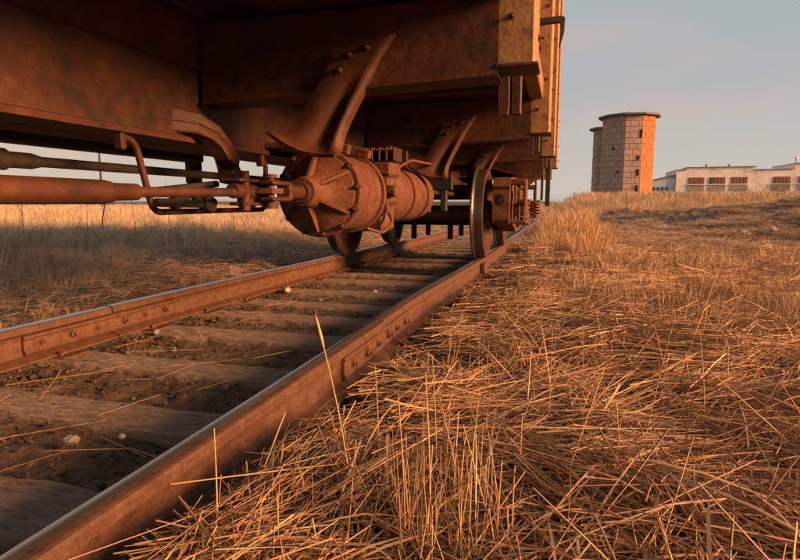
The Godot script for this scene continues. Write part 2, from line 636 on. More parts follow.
func hatch_bracket(wagon: Node3D, z: float) -> void:
	# pressed arm that hangs from the cross beam towards the sill: hollow face, right edge folded back, foot curled forward
	var ends := [[-.862, 1.345, -.639, 1.385, .0], [-.892, 1.285, -.70, 1.305, .0], [-.92, 1.235, -.735, 1.245, .004], [-.948, 1.185, -.763, 1.19, .012], [-.978, 1.132, -.793, 1.135, .022],
		[-1.01, 1.08, -.822, 1.075, .032], [-1.045, 1.047, -.84, 1.025, .044], [-1.08, 1.03, -.846, .985, .06], [-1.10, 1.03, -.84, .957, .08], [-1.113, 1.04, -.832, .945, .098]]
	var rows := []
	for i in ends.size():
		var e: Array = ends[i]
		var f := float(i) / (ends.size() - 1)
		var deep := smoothstep(.12, .5, f) * (1.0 - .6 * smoothstep(.8, 1.0, f))
		var row := []
		for s in [0.0, .06, .2, .36, .5, .62, .75, .9, 1.0]:
			var x := lerpf(e[0], e[2], s)
			var y := lerpf(e[1], e[3], s) - .03 * smoothstep(.7, 1.0, f) * sin(PI * s)
			var zz: float = z + e[4] + deep * (.012 * exp(-pow((s - .3) / .25, 2.0)) - .02 * exp(-pow((s - .74) / .13, 2.0)) + .012 * smoothstep(.86, 1.0, s))
			row.append(Vector3(x, y, zz))
		var fl := .012 + .034 * smoothstep(.1, .35, f) * (1.0 - .5 * smoothstep(.85, 1.0, f))
		row.append(row[-1] + Vector3(.007, .002, -fl * .2))
		row.append(row[-1] + Vector3(.006, .006, -fl))
		rows.append(row)
	var st := begin()
	shell(st, rows, .015, true)
	var hb := part("hatch_bracket", st, M.rust, wagon)
	var bolt := hex_bolt_mesh(.012, .012)
	for q in [[-.80, 1.325], [-.73, 1.345], [-.84, 1.27]]:
		put("bolt", bolt, M.rust, hb, Transform3D(Basis(Vector3.UP, -PI / 2), Vector3(q[0], q[1], z + .006)))

func coil(c: Vector3, r: float, wire: float, h: float, turns: float) -> Array:
	var pts := []
	var n := int(turns * 14)
	for i in n + 1:
		var t := float(i) / n
		var a := TAU * turns * t
		pts.append(c + Vector3(cos(a) * r, h * t, sin(a) * r))
	return pts

func build_wagon() -> void:
	var w := base("freight_wagon", Vector3(-1.655, .18, -3.0), "rusty freight wagon with ochre side posts standing on the track", "wagon")
	var zf := 3.2          # towards the viewer and past him
	var zb := -10.4        # far end
	var st := begin()
	# centre sill: two Z-shaped beams with a cover sheet
	for s in [1.0, -1.0]:
		st = begin()
		var xo: float = -1.655 + s * .155
		var poly := PackedVector2Array([Vector2(0, 1.03), Vector2(.012, 1.018), Vector2(.016, 1.03), Vector2(.014, 1.50), Vector2(.0, 1.50)])
		prism(st, PackedVector2Array([Vector2(-.16 , 1.016), Vector2(.022, 1.016), Vector2(.022, 1.036), Vector2(.008, 1.042), Vector2(.008, 1.31), Vector2(.028, 1.322), Vector2(.028, 1.50), Vector2(-.012, 1.50), Vector2(-.012, 1.036), Vector2(-.16, 1.036)]),
			Vector3(xo, 0, zb), Vector3(s, 0, 0), Vector3.UP, Vector3(0, 0, zf - zb))
		part("centre_sill", st, M.rust, w)
	st = begin()
	box(st, Vector3(-1.655, 1.545, (zf + zb) / 2), Vector3(.505, .09, zf - zb), .003)
	part("sill_cover", st, M.rust, w)
	# cross beams, deeper at the sill than at the sides
	var post_bolt := hex_bolt_mesh(.009, .008)
	var beams := [1.95, -.08, -2.1, -4.15, -6.2, -8.3]
	for z in beams:
		for s in [1.0, -1.0]:
			st = begin()
			var x0: float = -1.655 + s * .186
			var x1: float = -1.655 + s * 1.41
			var low := PackedVector2Array([Vector2(x0, 1.19), Vector2(x1, 1.235), Vector2(x1, 1.50), Vector2(x0, 1.50)])
			prism(st, low, Vector3(0, 0, z - .01), Vector3.RIGHT, Vector3.UP, Vector3(0, 0, .012))
			# bottom flange
			prism(st, PackedVector2Array([Vector2(x0, 1.176), Vector2(x1, 1.222), Vector2(x1, 1.234), Vector2(x0, 1.189)]), Vector3(0, 0, z - .15), Vector3.RIGHT, Vector3.UP, Vector3(0, 0, .165))
			# rear web
			prism(st, PackedVector2Array([Vector2(x0, 1.19), Vector2(x1, 1.235), Vector2(x1, 1.50), Vector2(x0, 1.50)]), Vector3(0, 0, z - .13), Vector3.RIGHT, Vector3.UP, Vector3(0, 0, .012))
			part("cross_beam", st, M.rust, w)
	# floor hatches between the beams, and the far and near floor edge
	for i in beams.size():
		var z1: float = beams[i] - .16
		var z0: float = beams[i + 1] + .03 if i + 1 < beams.size() else zb
		for s in [1.0, -1.0]:
			st = begin()
			box(st, Vector3(-1.655 + s * .825, 1.53, (z0 + z1) / 2 - .0), Vector3(1.15, .03, abs(z1 - z0) + .17), .004)
			for k in 3:
				box(st, Vector3(-1.655 + s * .80, 1.495, lerpf(z0, z1, .22 + k * .28)), Vector3(1.12, .05, .07), .006)
			part("floor_hatch", st, M.rust, w)
	# side walls, posts
	for s in [1.0, -1.0]:
		st = begin()
		box(st, Vector3(-1.655 + s * 1.405, 2.55, (zf + zb) / 2), Vector3(.012, 2.0, zf - zb), .002)
		for k in 9:
			box(st, Vector3(-1.655 + s * 1.415, 1.75 + k * .2, (zf + zb) / 2), Vector3(.03, .05, zf - zb), .012)
		part("side_wall", st, M.ochre, w)
		st = begin()
		box(st, Vector3(-1.655 + s * 1.44, 1.56, (zf + zb) / 2), Vector3(.09, .13, zf - zb), .006)
		part("side_sill", st, M.ochre, w)
		st = begin()
		box(st, Vector3(-1.655 + s * 1.455, 3.6, (zf + zb) / 2), Vector3(.12, .1, zf - zb), .008)
		part("top_rail", st, M.ochre, w)
		for i in beams.size():
			st = begin()
			var xc: float = -1.655 + s * 1.475
			var z: float = beams[i]
			# hollow pressed post: a channel with slanted flanges
			prism(st, PackedVector2Array([Vector2(-.068, .0), Vector2(.054, .0), Vector2(.068, -.012), Vector2(.068, -.135), Vector2(.054, -.15), Vector2(-.068, -.15)]), Vector3(xc, 1.262, z), Vector3(s, 0, 0), Vector3(0, 0, 1), Vector3(0, 2.3, 0))
			var post := part("side_post", st, M.ochre, w)
			st = begin()
			box(st, Vector3(xc, 1.255, z - .075), Vector3(.15, .013, .165), .003)
			part("post_foot", st, M.rust, post)
			for q in [[-.02, 1.42], [.03, 1.62], [-.02, 1.83], [.03, 2.1]]:
				put("bolt", post_bolt, M.rust, post, Transform3D(Basis(Vector3.UP, -PI / 2), Vector3(xc + s * q[0], q[1], z + .001)))
			for q in [1.36, 1.56, 1.9]:
				put("bolt", post_bolt, M.rust, post, Transform3D(Basis(Vector3.UP, 0.0 if s > 0 else PI), Vector3(xc + s * .068, q, z - .08)))
	# end wall and headstock at the far end
	st = begin()
	box(st, Vector3(-1.655, 2.5, zb - .02), Vector3(2.86, 2.1, .04), .004)
	box(st, Vector3(-1.655, 1.35, zb + .02), Vector3(2.86, .34, .1), .006)
	part("end_wall", st, M.ochre, w)
	for i in range(2, 5):
		hatch_bracket(w, beams[i] + .02)
	# small hatch catches hanging at the near side between the posts
	for i in range(2, 5):
		st = begin()
		var z: float = beams[i] - .42
		prism(st, PackedVector2Array([Vector2(-.02, 1.5), Vector2(.02, 1.5), Vector2(.024, 1.19), Vector2(.018, 1.15), Vector2(-.012, 1.145), Vector2(-.02, 1.19)]), Vector3(-.27, 0, z), Vector3.RIGHT, Vector3.UP, Vector3(0, 0, -.05))
		part("hatch_catch", st, M.rust, w)
		st = begin()
		box(st, Vector3(-.235, 1.33, z - .25), Vector3(.05, .3, .03), .006)
		part("hatch_lug", st, M.rust, w)
	# shunting hooks and grips on the outer face
	st = begin()
	prism(st, PackedVector2Array([Vector2(-.26, 1.672), Vector2(-.045, 1.68), Vector2(-.03, 1.67), Vector2(-.032, 1.61), Vector2(-.05, 1.54), Vector2(-.055, 1.54), Vector2(-.048, 1.61), Vector2(-.055, 1.655), Vector2(-.26, 1.648)]), Vector3(0, 0, -3.0), Vector3.RIGHT, Vector3.UP, Vector3(0, 0, -.04))
	part("latch", st, M.black_iron, w)
	for q in [[-7.2, -.2, 1.3, .73], [-7.0, -.262, 1.25, .8]]:
		st = begin()
		box(st, Vector3(q[1], (q[2] + q[3]) / 2, q[0]), Vector3(.055 if q[0] < -7.1 else .03, q[2] - q[3], .05), .006)
		part("step_hanger", st, M.black_iron, w)

	build_brakes(w)
	build_bogie(w, -7.02)

func build_brakes(w: Node3D) -> void:
	var st := begin()
	var c := Vector3(-1.2, .822, -2.65)
	# brake cylinder
	lathe(st, [[.0, -.47], [.12, -.46], [.205, -.41], [.205, -.03]], c, Vector3.BACK, 48)
	var cyl := part("brake_cylinder", st, M.rust_dust, w)
	st = begin()
	lathe(st, [[.19, -.445], [.222, -.44], [.222, -.405], [.19, -.40]], c, Vector3.BACK, 48, 0.9)
	part("rear_flange", st, M.rust_dust, cyl)
	st = begin()
	lathe(st, [[.2, -.035], [.224, -.035], [.2265, -.031], [.2265, .0], [.222, .004], [.2, .005]], c, Vector3.BACK, 48, 0.9)
	part("front_flange", st, M.rust_dust, cyl)
	st = begin()
	lathe(st, [[.2, .005], [.197, .016], [.15, .034], [.105, .055], [.085, .078], [.078, .1], [.074, .175], [.066, .19], [.045, .192], [.045, .15]], c, Vector3.BACK, 40)
	var cap := part("cylinder_cap", st, M.rust_dust, cyl)
	for k in 6:
		var a := TAU * k / 6.0 + .52
		var d := Vector3(cos(a), sin(a), 0)
		var side := Vector3(-sin(a), cos(a), 0)
		st = begin()
		prism(st, PackedVector2Array([Vector2(.07, .05), Vector2(.07, .135), Vector2(.085, .13), Vector2(.2, .03), Vector2(.2, .006)]), c - side * .007, d, Vector3.BACK, side * .014)
		part("rib", st, M.rust_dust, cap)
	var bolt := hex_bolt_mesh(.014, .014)
	for k in 12:
		var a := TAU * k / 12.0 + .13
		put("bolt", bolt, M.rust, cyl, Transform3D(Basis(Vector3.UP, -PI / 2) * Basis(Vector3.RIGHT, a), c + Vector3(cos(a) * .212, sin(a) * .212, .006)))
	# lifting lugs and feet that hold the cylinder to the sill
	st = begin()
	box(st, c + Vector3(.10, .225, -.05), Vector3(.11, .05, .05), .006, Basis(Vector3.BACK, -.25))
	box(st, c + Vector3(.10, .225, -.36), Vector3(.11, .05, .05), .006, Basis(Vector3.BACK, -.25))
	box(st, c + Vector3(-.12, .24, -.2), Vector3(.34, .03, .42), .005)
	part("mounting_lug", st, M.rust_dust, cyl)
	# push rod with its jaw
	st = begin()
	tube(st, [Vector3(-1.2, .82, -2.5), Vector3(-1.2, .82, -2.27)], .034, 14)
	tube(st, [Vector3(-1.2, .82, -2.50), Vector3(-1.2, .82, -2.43)], .05, 16)
	var rod := part("push_rod", st, M.rust, w)
	st = begin()
	for s in [1.0, -1.0]:
		box(st, Vector3(-1.2, .82 + s * .034, -2.21), Vector3(.07, .018, .17), .006)
	box(st, Vector3(-1.2, .82, -2.29), Vector3(.07, .086, .03), .006)
	part("jaw", st, M.rust, rod)
	st = begin()
	lathe(st, [[0, -.075], [.03, -.075], [.03, -.055], [.017, -.055], [.017, .055], [.03, .055], [.03, .07], [0, .07]], Vector3(-1.2, .82, -2.16), Vector3.UP, 12, 2.0)
	part("pin", st, M.rust, rod)
	# horizontal lever across to the other side
	st = begin()
	prism(st, PackedVector2Array([Vector2(-1.17, -2.12), Vector2(-1.15, -2.18), Vector2(-1.2, -2.22), Vector2(-1.7, -2.10), Vector2(-2.05, -2.05), Vector2(-2.05, -1.99), Vector2(-1.7, -2.0)]), Vector3(0, .81, 0), Vector3.RIGHT, Vector3.BACK, Vector3(0, .022, 0))
	part("brake_lever", st, M.rust, w)
	# bent arm from the sill down to the lever support
	st = begin()
	var secs := []
	var path := [[-1.86, 1.098], [-1.94, 1.098], [-2.02, 1.092], [-2.075, 1.06], [-2.10, 1.01], [-2.11, .95], [-2.105, .90], [-2.10, .85]]
	for i in path.size():
		var a: Array = path[max(i - 1, 0)]
		var b: Array = path[min(i + 1, path.size() - 1)]
		var t := Vector2(b[0] - a[0], b[1] - a[1]).normalized()
		var nrm := Vector3(0, t.x, -t.y)
		if nrm.y < 0:
			nrm = -nrm
		var xx: float = [-1.57, -1.515, -1.465, -1.42, -1.385, -1.36, -1.345, -1.335][i]
		var c0 := Vector3(xx, path[i][1], path[i][0])
		var r := Vector3.RIGHT
		var hw: float = [.05, .047, .044, .042, .041, .04, .04, .04][i]
		secs.append([c0 - r * .045 - nrm * hw, c0 - r * .045 + nrm * hw, c0 + r * .024 + nrm * hw, c0 + r * .03 + nrm * (hw - .008), c0 + r * .03 + nrm * .006, c0 + r * .037 + nrm * .003, c0 + r * .037 - nrm * .004, c0 + r * .03 - nrm * .007, c0 + r * .03 - nrm * (hw - .008), c0 + r * .024 - nrm * hw])
	loft(st, secs)
	var arm := part("lever_arm", st, M.rust, w)
	st = begin()
	box(st, Vector3(-1.285, .862, -2.09), Vector3(.09, .014, .19), .004)
	box(st, Vector3(-1.285, .766, -2.11), Vector3(.09, .014, .13), .004)
	box(st, Vector3(-1.285, .815, -2.175), Vector3(.1, .11, .016), .004)
	box(st, Vector3(-1.30, .80, -2.135), Vector3(.07, .1, .06), .01)
	part("fork", st, M.rust, arm)
	st = begin()
	tube(st, [Vector3(-1.27, .818, -2.15), Vector3(-1.27, .818, -1.98)], .03, 12)
	tube(st, [Vector3(-1.26, .90, -2.06), Vector3(-1.26, .74, -2.06)], .019, 10)
	part("pin", st, M.rust, arm)
	# slack adjuster tube and its rod
	st = begin()
	tube(st, [Vector3(-1.25, .801, 2.2), Vector3(-1.25, .801, -1.30), Vector3(-1.25, .801, -1.325), Vector3(-1.25, .802, -1.33), Vector3(-1.25, .803, -1.43), Vector3(-1.25, .803, -1.44)], [.034, .034, .031, .026, .025, .017], 24)
	var tubep := part("slack_adjuster", st, M.rust, w)
	st = begin()
	tube(st, [Vector3(-1.25, .803, -1.42), Vector3(-1.262, .812, -1.99)], .0165, 12)
	part("pull_rod", st, M.rust, tubep)
	# second, darker rod of the rigging and the loose linkage under it
	st = begin()
	tube(st, [Vector3(-1.42, .772, -1.72), Vector3(-1.40, .765, -2.02)], .016, 8)
	tube(st, [Vector3(-1.47, .80, -1.62), Vector3(-1.42, .85, -2.1)], .014, 8)
	box(st, Vector3(-1.43, .782, -1.86), Vector3(.05, .05, .09), .01, Basis(Vector3.RIGHT, .5))
	box(st, Vector3(-1.40, .768, -2.0), Vector3(.06, .06, .07), .012, Basis(Vector3.RIGHT, -.4))
	box(st, Vector3(-1.41, .79, -1.94), Vector3(.03, .09, .03), .006, Basis(Vector3.RIGHT, .9))
	part("linkage", st, M.black_iron, w)
	# U-shaped safety bar below the rods
	st = begin()
	tube(st, round_bar([Vector3(-1.5, 1.0, -1.66), Vector3(-1.5, .995, -1.725), Vector3(-1.5, .735, -1.80), Vector3(-1.5, .737, -2.64), Vector3(-1.5, .985, -2.66), Vector3(-1.5, .99, -2.60)], .045), .0125, 10)
	var bar := part("safety_bar", st, M.rust, w)
	st = begin()
	box(st, Vector3(-1.5, .985, -1.655), Vector3(.04, .06, .025), .006)
	box(st, Vector3(-1.5, .985, -2.605), Vector3(.04, .06, .025), .006)
	part("nut", st, M.rust, bar)
	# train pipe and the conduit channel past the sill
	st = begin()
	tube(st, [Vector3(-1.8, .915, 2.5), Vector3(-1.8, .915, -1.56), Vector3(-1.8, .915, -1.60), Vector3(-1.8, .913, -9.5)], [.028, .028, .019, .019], 14)
	tube(st, [Vector3(-1.8, .915, -1.40), Vector3(-1.8, .915, -1.46)], .037, 14)
	part("train_pipe", st, M.black_iron, w)
	st = begin()
	box(st, Vector3(-1.98, 1.04, -1.0), Vector3(.1, .096, 3.5), .01)
	box(st, Vector3(-1.99, .98, -2.73), Vector3(.05, .21, .10), .01)
	part("conduit_channel", st, M.black_iron, w)
	# block and reservoir beyond the cylinder
	st = begin()
	box(st, Vector3(-1.12, .71, -3.28), Vector3(.2, .22, .22), .02)
	box(st, Vector3(-1.05, .84, -3.26), Vector3(.12, .17, .14), .02)
	box(st, Vector3(-1.13, .97, -3.3), Vector3(.30, .10, .20), .02)
	tube(st, [Vector3(-1.0, .84, -3.2), Vector3(-.955, .84, -3.2)], .035, 12)
	tube(st, [Vector3(-1.03, .74, -3.18), Vector3(-1.03, .74, -3.13)], .045, 12)
	var valve := part("air_distributor", st, M.rust_dust, w)
	st = begin()
	for k in 7:
		box(st, Vector3(-1.24 + k * .045, 1.055, -3.28), Vector3(.014, .08, .16), .003)
	part("fin", st, M.rust, valve)
	st = begin()
	lathe(st, [[0, .02], [.09, .012], [.15, -.02], [.178, -.08], [.182, -.15], [.182, -.83], [.176, -.91], [.15, -.96], [.09, -.99], [0, -1.0]], Vector3(-1.16, .825, -3.44), Vector3.BACK, 36)
	var tank := part("air_reservoir", st, M.rust_dust, w)
	for z in [-3.72, -4.12]:
		st = begin()
		lathe(st, [[.183, -.02], [.19, -.02], [.19, .02], [.183, .02]], Vector3(-1.16, .825, z), Vector3.BACK, 36, 0.95)
		box(st, Vector3(-1.16, 1.08, z), Vector3(.05, .15, .04), .005)
		part("strap", st, M.rust, tank)
	# thin air pipes
	st = begin()
	tube(st, round_bar([Vector3(-1.02, .95, -3.3), Vector3(-.95, 1.04, -3.5), Vector3(-.94, 1.06, -4.6), Vector3(-1.1, 1.12, -4.9)], .08), .009, 8)
	tube(st, round_bar([Vector3(-1.0, .72, -3.2), Vector3(-.96, .66, -3.15), Vector3(-.985, .60, -3.05), Vector3(-1.05, .63, -2.95)], .03), .009, 8)
	part("air_pipe", st, M.rust_dust, w)
	# dark rigging between the reservoir and the bogie
	st = begin()
	box(st, Vector3(-1.2, .95, -4.95), Vector3(.5, .14, .05), .01)
	box(st, Vector3(-1.05, .87, -5.05), Vector3(.06, .36, .06), .01)
	box(st, Vector3(-1.25, .83, -5.2), Vector3(.08, .3, .08), .01)
	tube(st, [Vector3(-1.1, .86, -4.7), Vector3(-1.1, .86, -6.9)], .022, 8)
	tube(st, [Vector3(-1.35, .72, -4.9), Vector3(-1.35, .72, -6.9)], .022, 8)
	part("brake_rigging", st, M.black_iron, w)

func build_bogie(w: Node3D, zc: float) -> void:
	var st := begin()
	var ry := .1826 + .475
	# wheelsets
	var wheel_st := begin()
	# profile along +X = towards the outside of the track
	lathe(wheel_st, [[.08, -.085], [.13, -.085], [.135, -.06], [.14, -.02], [.2, -.006], [.33, -.026], [.395, -.052], [.405, -.066], [.46, -.068], [.472, -.066]], Vector3.ZERO, Vector3.RIGHT, 64)
	lathe(wheel_st, [[.462, .062], [.405, .062], [.396, .05], [.34, .01], [.22, .026], [.145, .05], [.135, .09], [.08, .092]], Vector3.ZERO, Vector3.RIGHT, 64)
	var wheel_mesh := done(wheel_st)
	var tr := begin()
	lathe(tr, [[.472, -.0665], [.497, -.062], [.503, -.054], [.5, -.044], [.485, -.036], [.478, -.026], [.475, .0], [.4725, .045], [.468, .06], [.461, .0625]], Vector3.ZERO, Vector3.RIGHT, 72)
	var tread_mesh := done(tr)
	for z in [zc + .925, zc - .925]:
		st = begin()
		lathe(st, [[0, -1.14], [.065, -1.14], [.065, -.98], [.09, -.9], [.09, -.64], [.083, -.6], [.08, 0], [.083, .6], [.09, .64], [.09, .9], [.065, .98], [.065, 1.14], [0, 1.14]], Vector3(-1.64, ry, z), Vector3.RIGHT, 24)
		var axle := part("axle", st, M.rust, w)
		var xn := near_x(z) + .032
		var xf := far_x(z) - .032
		var wh := put("wheel", wheel_mesh, M.rust, axle, Transform3D(Basis.IDENTITY, Vector3(xn, ry, z)))
		put("tread", tread_mesh, M.tread, axle, Transform3D(Basis.IDENTITY, Vector3(xn, ry, z)))
		put("wheel", wheel_mesh, M.rust, axle, Transform3D(Basis(Vector3.UP, PI), Vector3(xf, ry, z)))
		put("tread", tread_mesh, M.tread, axle, Transform3D(Basis(Vector3.UP, PI), Vector3(xf, ry, z)))
		# brake shoes against the treads
		for s in [[xn, 1.0], [xf, 1.0]]:
			st = begin()
			var e := 1.0 if z < zc else -1.0
			var ang := []
			for k in 8:
				var a := lerpf(-.35, .35, k / 7.0)
				ang.append(Vector2(cos(a) * .483, sin(a) * .483))
			for k in range(7, -1, -1):
				var a := lerpf(-.38, .38, k / 7.0)
				ang.append(Vector2(cos(a) * .55, sin(a) * .55))
			prism(st, PackedVector2Array(ang), Vector3(s[0] - .04, ry - .04, z), Vector3(0, 0, e), Vector3.UP, Vector3(.08, 0, 0))
			box(st, Vector3(s[0], ry + .2, z + e * .58), Vector3(.04, .5, .05), .008)
			part("brake_shoe", st, M.black_iron, w)
		st = begin()
		var e2 := 1.0 if z < zc else -1.0
		box(st, Vector3(-1.64, ry - .12, z + e2 * .57), Vector3(1.5, .06, .08), .01)
		for xx in [-1.95, -1.75, -1.3]:
			box(st, Vector3(xx, ry - .2, z + e2 * .55), Vector3(.06, .24, .06), .01)
		part("brake_beam", st, M.black_iron, w)
	# side frames: top chord, bottom chord, columns and pedestals
	for s in [1.0, -1.0]:
		var x: float = -1.64 + s * 1.02
		st = begin()
		var hw := .085
		var o := Vector3(x - hw, 0, zc)
		var u := Vector3(0, 0, 1)
		var wd := Vector3(hw * 2, 0, 0)
		for e in [1.0, -1.0]:
			var ue: Vector3 = u * e
			# half of the top chord sloping to the pedestal
			prism(st, PackedVector2Array([Vector2(0, .98), Vector2(.38, .98), Vector2(.66, .955), Vector2(.74, .90), Vector2(1.16, .90), Vector2(1.19, .94), Vector2(1.15, 1.02), Vector2(.7, 1.05), Vector2(0, 1.06)]), o, ue, Vector3.UP, wd)
			# pedestal legs
			prism(st, PackedVector2Array([Vector2(1.055, .905), Vector2(1.185, .905), Vector2(1.20, .60), Vector2(1.17, .56), Vector2(1.07, .57)]), o, ue, Vector3.UP, wd)
			prism(st, PackedVector2Array([Vector2(.67, .905), Vector2(.78, .905), Vector2(.77, .56), Vector2(.67, .50), Vector2(.62, .54)]), o, ue, Vector3.UP, wd)
			# slanted strut to the bottom chord and the column beside the springs
			prism(st, PackedVector2Array([Vector2(.0, .44), Vector2(.36, .44), Vector2(.72, .58), Vector2(.72, .68), Vector2(.34, .53), Vector2(0, .53)]), o, ue, Vector3.UP, wd)
			prism(st, PackedVector2Array([Vector2(.27, .52), Vector2(.36, .52), Vector2(.38, .99), Vector2(.27, .99)]), o, ue, Vector3.UP, wd)
		var frame := part("side_frame", st, M.rust_dust, w)
		for e in [1.0, -1.0]:
			st = begin()
			lathe(st, [[.0, .10], [.07, .10], [.085, .09], [.11, .075], [.118, .06], [.118, -.10], [.0, -.10]], Vector3(x, ry, zc + e * .925), Vector3(s, 0, 0), 24)
			box(st, Vector3(x, ry + .17, zc + e * .925), Vector3(.2, .12, .24), .012)
			part("axle_box", st, M.rust_dust, frame)
			# the arch of the axle box housing in front of the axle's end, with its bolts
			st = begin()
			var ax: float = x + s * .155
			box(st, Vector3(ax, .985, zc + e * 1.03), Vector3(.19, .06, .22), .012)
			box(st, Vector3(ax - s * .085, .86, zc + e * 1.03), Vector3(.035, .22, .18), .01)
			box(st, Vector3(ax + s * .075, .86, zc + e * 1.03), Vector3(.04, .22, .18), .01)
			box(st, Vector3(ax, .70, zc + e * .99), Vector3(.21, .12, .16), .02)
			for q in [-.05, .02, .07]:
				tube(st, [Vector3(ax + s * q, .56, zc + e * 1.1), Vector3(ax + s * q, .80, zc + e * 1.1)], .013, 7)
			box(st, Vector3(ax, .575, zc + e * 1.06), Vector3(.2, .03, .14), .008)
			part("axle_box_arch", st, M.rust_dust, frame)
			# oval hole in the pedestal's end: solid black plate stands in for its shade
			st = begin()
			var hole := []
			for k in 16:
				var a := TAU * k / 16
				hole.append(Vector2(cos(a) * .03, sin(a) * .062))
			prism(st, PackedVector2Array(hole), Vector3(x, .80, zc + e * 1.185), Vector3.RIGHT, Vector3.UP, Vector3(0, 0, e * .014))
			part("hole_shade", st, M.black_iron, frame)
		for q in [[.13, .17], [.13, -.17], [-.04, .17], [-.04, -.17], [.13, 0.0]]:
			st = begin()
			tube(st, coil(Vector3(x + s * q[0], .54, zc + q[1]), .072, .014, .25, 4.5), .0155, 7)
			part("spring", st, M.rust_dust, frame)
		st = begin()
		box(st, Vector3(x + s * .05, .525, zc), Vector3(.36, .025, .54), .006)
		box(st, Vector3(x + s * .02, .86, zc), Vector3(.24, .13, .44), .02)
		box(st, Vector3(x + s * .05, .80, zc), Vector3(.36, .025, .54), .006)
		part("spring_seat", st, M.rust_dust, frame)
	st = begin()
	tube(st, coil(Vector3(-.37, .60, -7.75), .05, .012, .2, 5.0), .012, 7)
	tube(st, [Vector3(-.37, .58, -7.75), Vector3(-.37, 1.15, -7.75)], .014, 8)
	part("damper_spring", st, M.rust_dust, w)
	# bogie bolster
	st = begin()
	box(st, Vector3(-1.64, .90, zc), Vector3(2.2, .18, .38), .03)
	part("bogie_bolster", st, M.rust, w)
	# body bolster: sheet box with an underside that dips at the side bearings
	for s in [1.0, -1.0]:
		st = begin()
		var poly := PackedVector2Array([Vector2(.186, 1.18), Vector2(.45, 1.17), Vector2(1.1, 1.01), Vector2(1.22, .985), Vector2(1.41, 1.12), Vector2(1.41, 1.50), Vector2(.186, 1.50)])
		prism(st, poly, Vector3(-1.655, 0, zc - .28), Vector3(s, 0, 0), Vector3.UP, Vector3(0, 0, .56))
		# slanted sheets either side
		for e in [1.0, -1.0]:
			prism(st, PackedVector2Array([Vector2(.45, 1.20), Vector2(1.12, 1.04), Vector2(1.14, 1.052), Vector2(.47, 1.22)]), Vector3(-1.655, 0, zc + e * .28), Vector3(s, 0, 0), Vector3.UP, Vector3(0, .05, e * .2))
		part("body_bolster", st, M.rust, w)

# ------------------------------------------------------------------ distant buildings
func build_tower() -> void:
	var c := Vector3(10.0, 0, -104.0)
	var t := base("brick_tower", Vector3(c.x, 1.2, c.z), "tall many-sided brick tower with face tinted sunlit orange and overhanging flat roof", "tower")
	tower_body(t, c, 4.25, 1.2, 14.9, 15, true)
	tower_body(t, Vector3(7.3, 0, -108.5), 2.75, 1.2, 13.6, 13, false)

func tower_body(t: Node3D, c: Vector3, R: float, y0: float, y1: float, courses: int, main: bool) -> void:
	var towards := Vector3(-c.x, 0, -c.z).normalized()
	var right := Vector3(-towards.z, 0, towards.x) * -1.0
	if right.x < 0:
		right = -right
	var at := func(deg: float, r: float) -> Vector3:
		return c + (towards * cos(deg_to_rad(deg)) + right * sin(deg_to_rad(deg))) * r
	var st := begin()
	var poly := PackedVector2Array()
	for k in 10:
		var p: Vector3 = at.call(29.0 + 36.0 * k, R - .10)
		poly.append(Vector2(p.x, p.z))
	prism(st, poly, Vector3(0, y0 - .5, 0), Vector3.RIGHT, Vector3.BACK, Vector3(0, y1 - y0 + .5, 0))
	var core := part("shaft", st, M.mortar, t)
	# roof slab, a polygon that juts out
	st = begin()
	poly = PackedVector2Array()
	for k in 10:
		var p: Vector3 = at.call(29.0 + 36.0 * k, R + .75)
		poly.append(Vector2(p.x, p.z))
	prism(st, poly, Vector3(0, y1, 0), Vector3.RIGHT, Vector3.BACK, Vector3(0, .28, 0))
	var roof := part("roof", st, M.roof_grey, t)
	if main:
		st = begin()
		box(st, c + Vector3(-.4, y1 + .45, 2.5), Vector3(.25, .5, .25), .02)
		part("vent", st, M.roof_grey, roof)
	var ch := (y1 - y0) / courses
	for f in range(-3, 2 if main else 0):
		var a0 := 29.0 + 36.0 * (f - 0)
		var a1 := a0 + 36.0
		var A: Vector3 = at.call(a0, R)
		var B: Vector3 = at.call(a1, R)
		var mid := (A + B) * .5
		var n := Vector3(mid.x - c.x, 0, mid.z - c.z).normalized()
		var along := (B - A).normalized()
		var bas := Basis(along, Vector3.UP, n)
		if along.cross(Vector3.UP).dot(n) < 0:
			bas = Basis(along, Vector3.UP, -n)
		var L := (B - A).length()
		for k in courses:
			var cuts := [0.0, .5, 1.0] if k % 2 == 0 else [0.0, .28, .74, 1.0]
			for q in cuts.size() - 1:
				var l: float = (cuts[q + 1] - cuts[q]) * L - .07
				var x: float = (cuts[q + 1] + cuts[q]) * .5 * L
				var sun_side: bool = f >= 0  # facets turned to the sun get the brick tinted as sunlit
				var mats: Array = M.sunlit_red_brick if sun_side else M.brick
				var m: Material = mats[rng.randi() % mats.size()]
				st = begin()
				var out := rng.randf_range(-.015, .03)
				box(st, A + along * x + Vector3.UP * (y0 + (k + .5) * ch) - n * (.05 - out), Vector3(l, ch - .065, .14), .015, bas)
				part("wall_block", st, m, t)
	if main:
		for q in [[27.0, .78, .1], [24.0, .5, .045], [24.5, .33, .075], [24.0, .14, .08], [-32.0, .62, .03], [-20.0, .34, .03]]:
			st = begin()
			var p: Vector3 = at.call(q[0], R * .985)
			box(st, Vector3(p.x, y0 + (y1 - y0) * q[1], p.z), Vector3(.3, (y1 - y0) * q[2], .3), .02, Basis(Vector3.UP, -.2))
			part("window_slit", st, M.dark_gap, t)

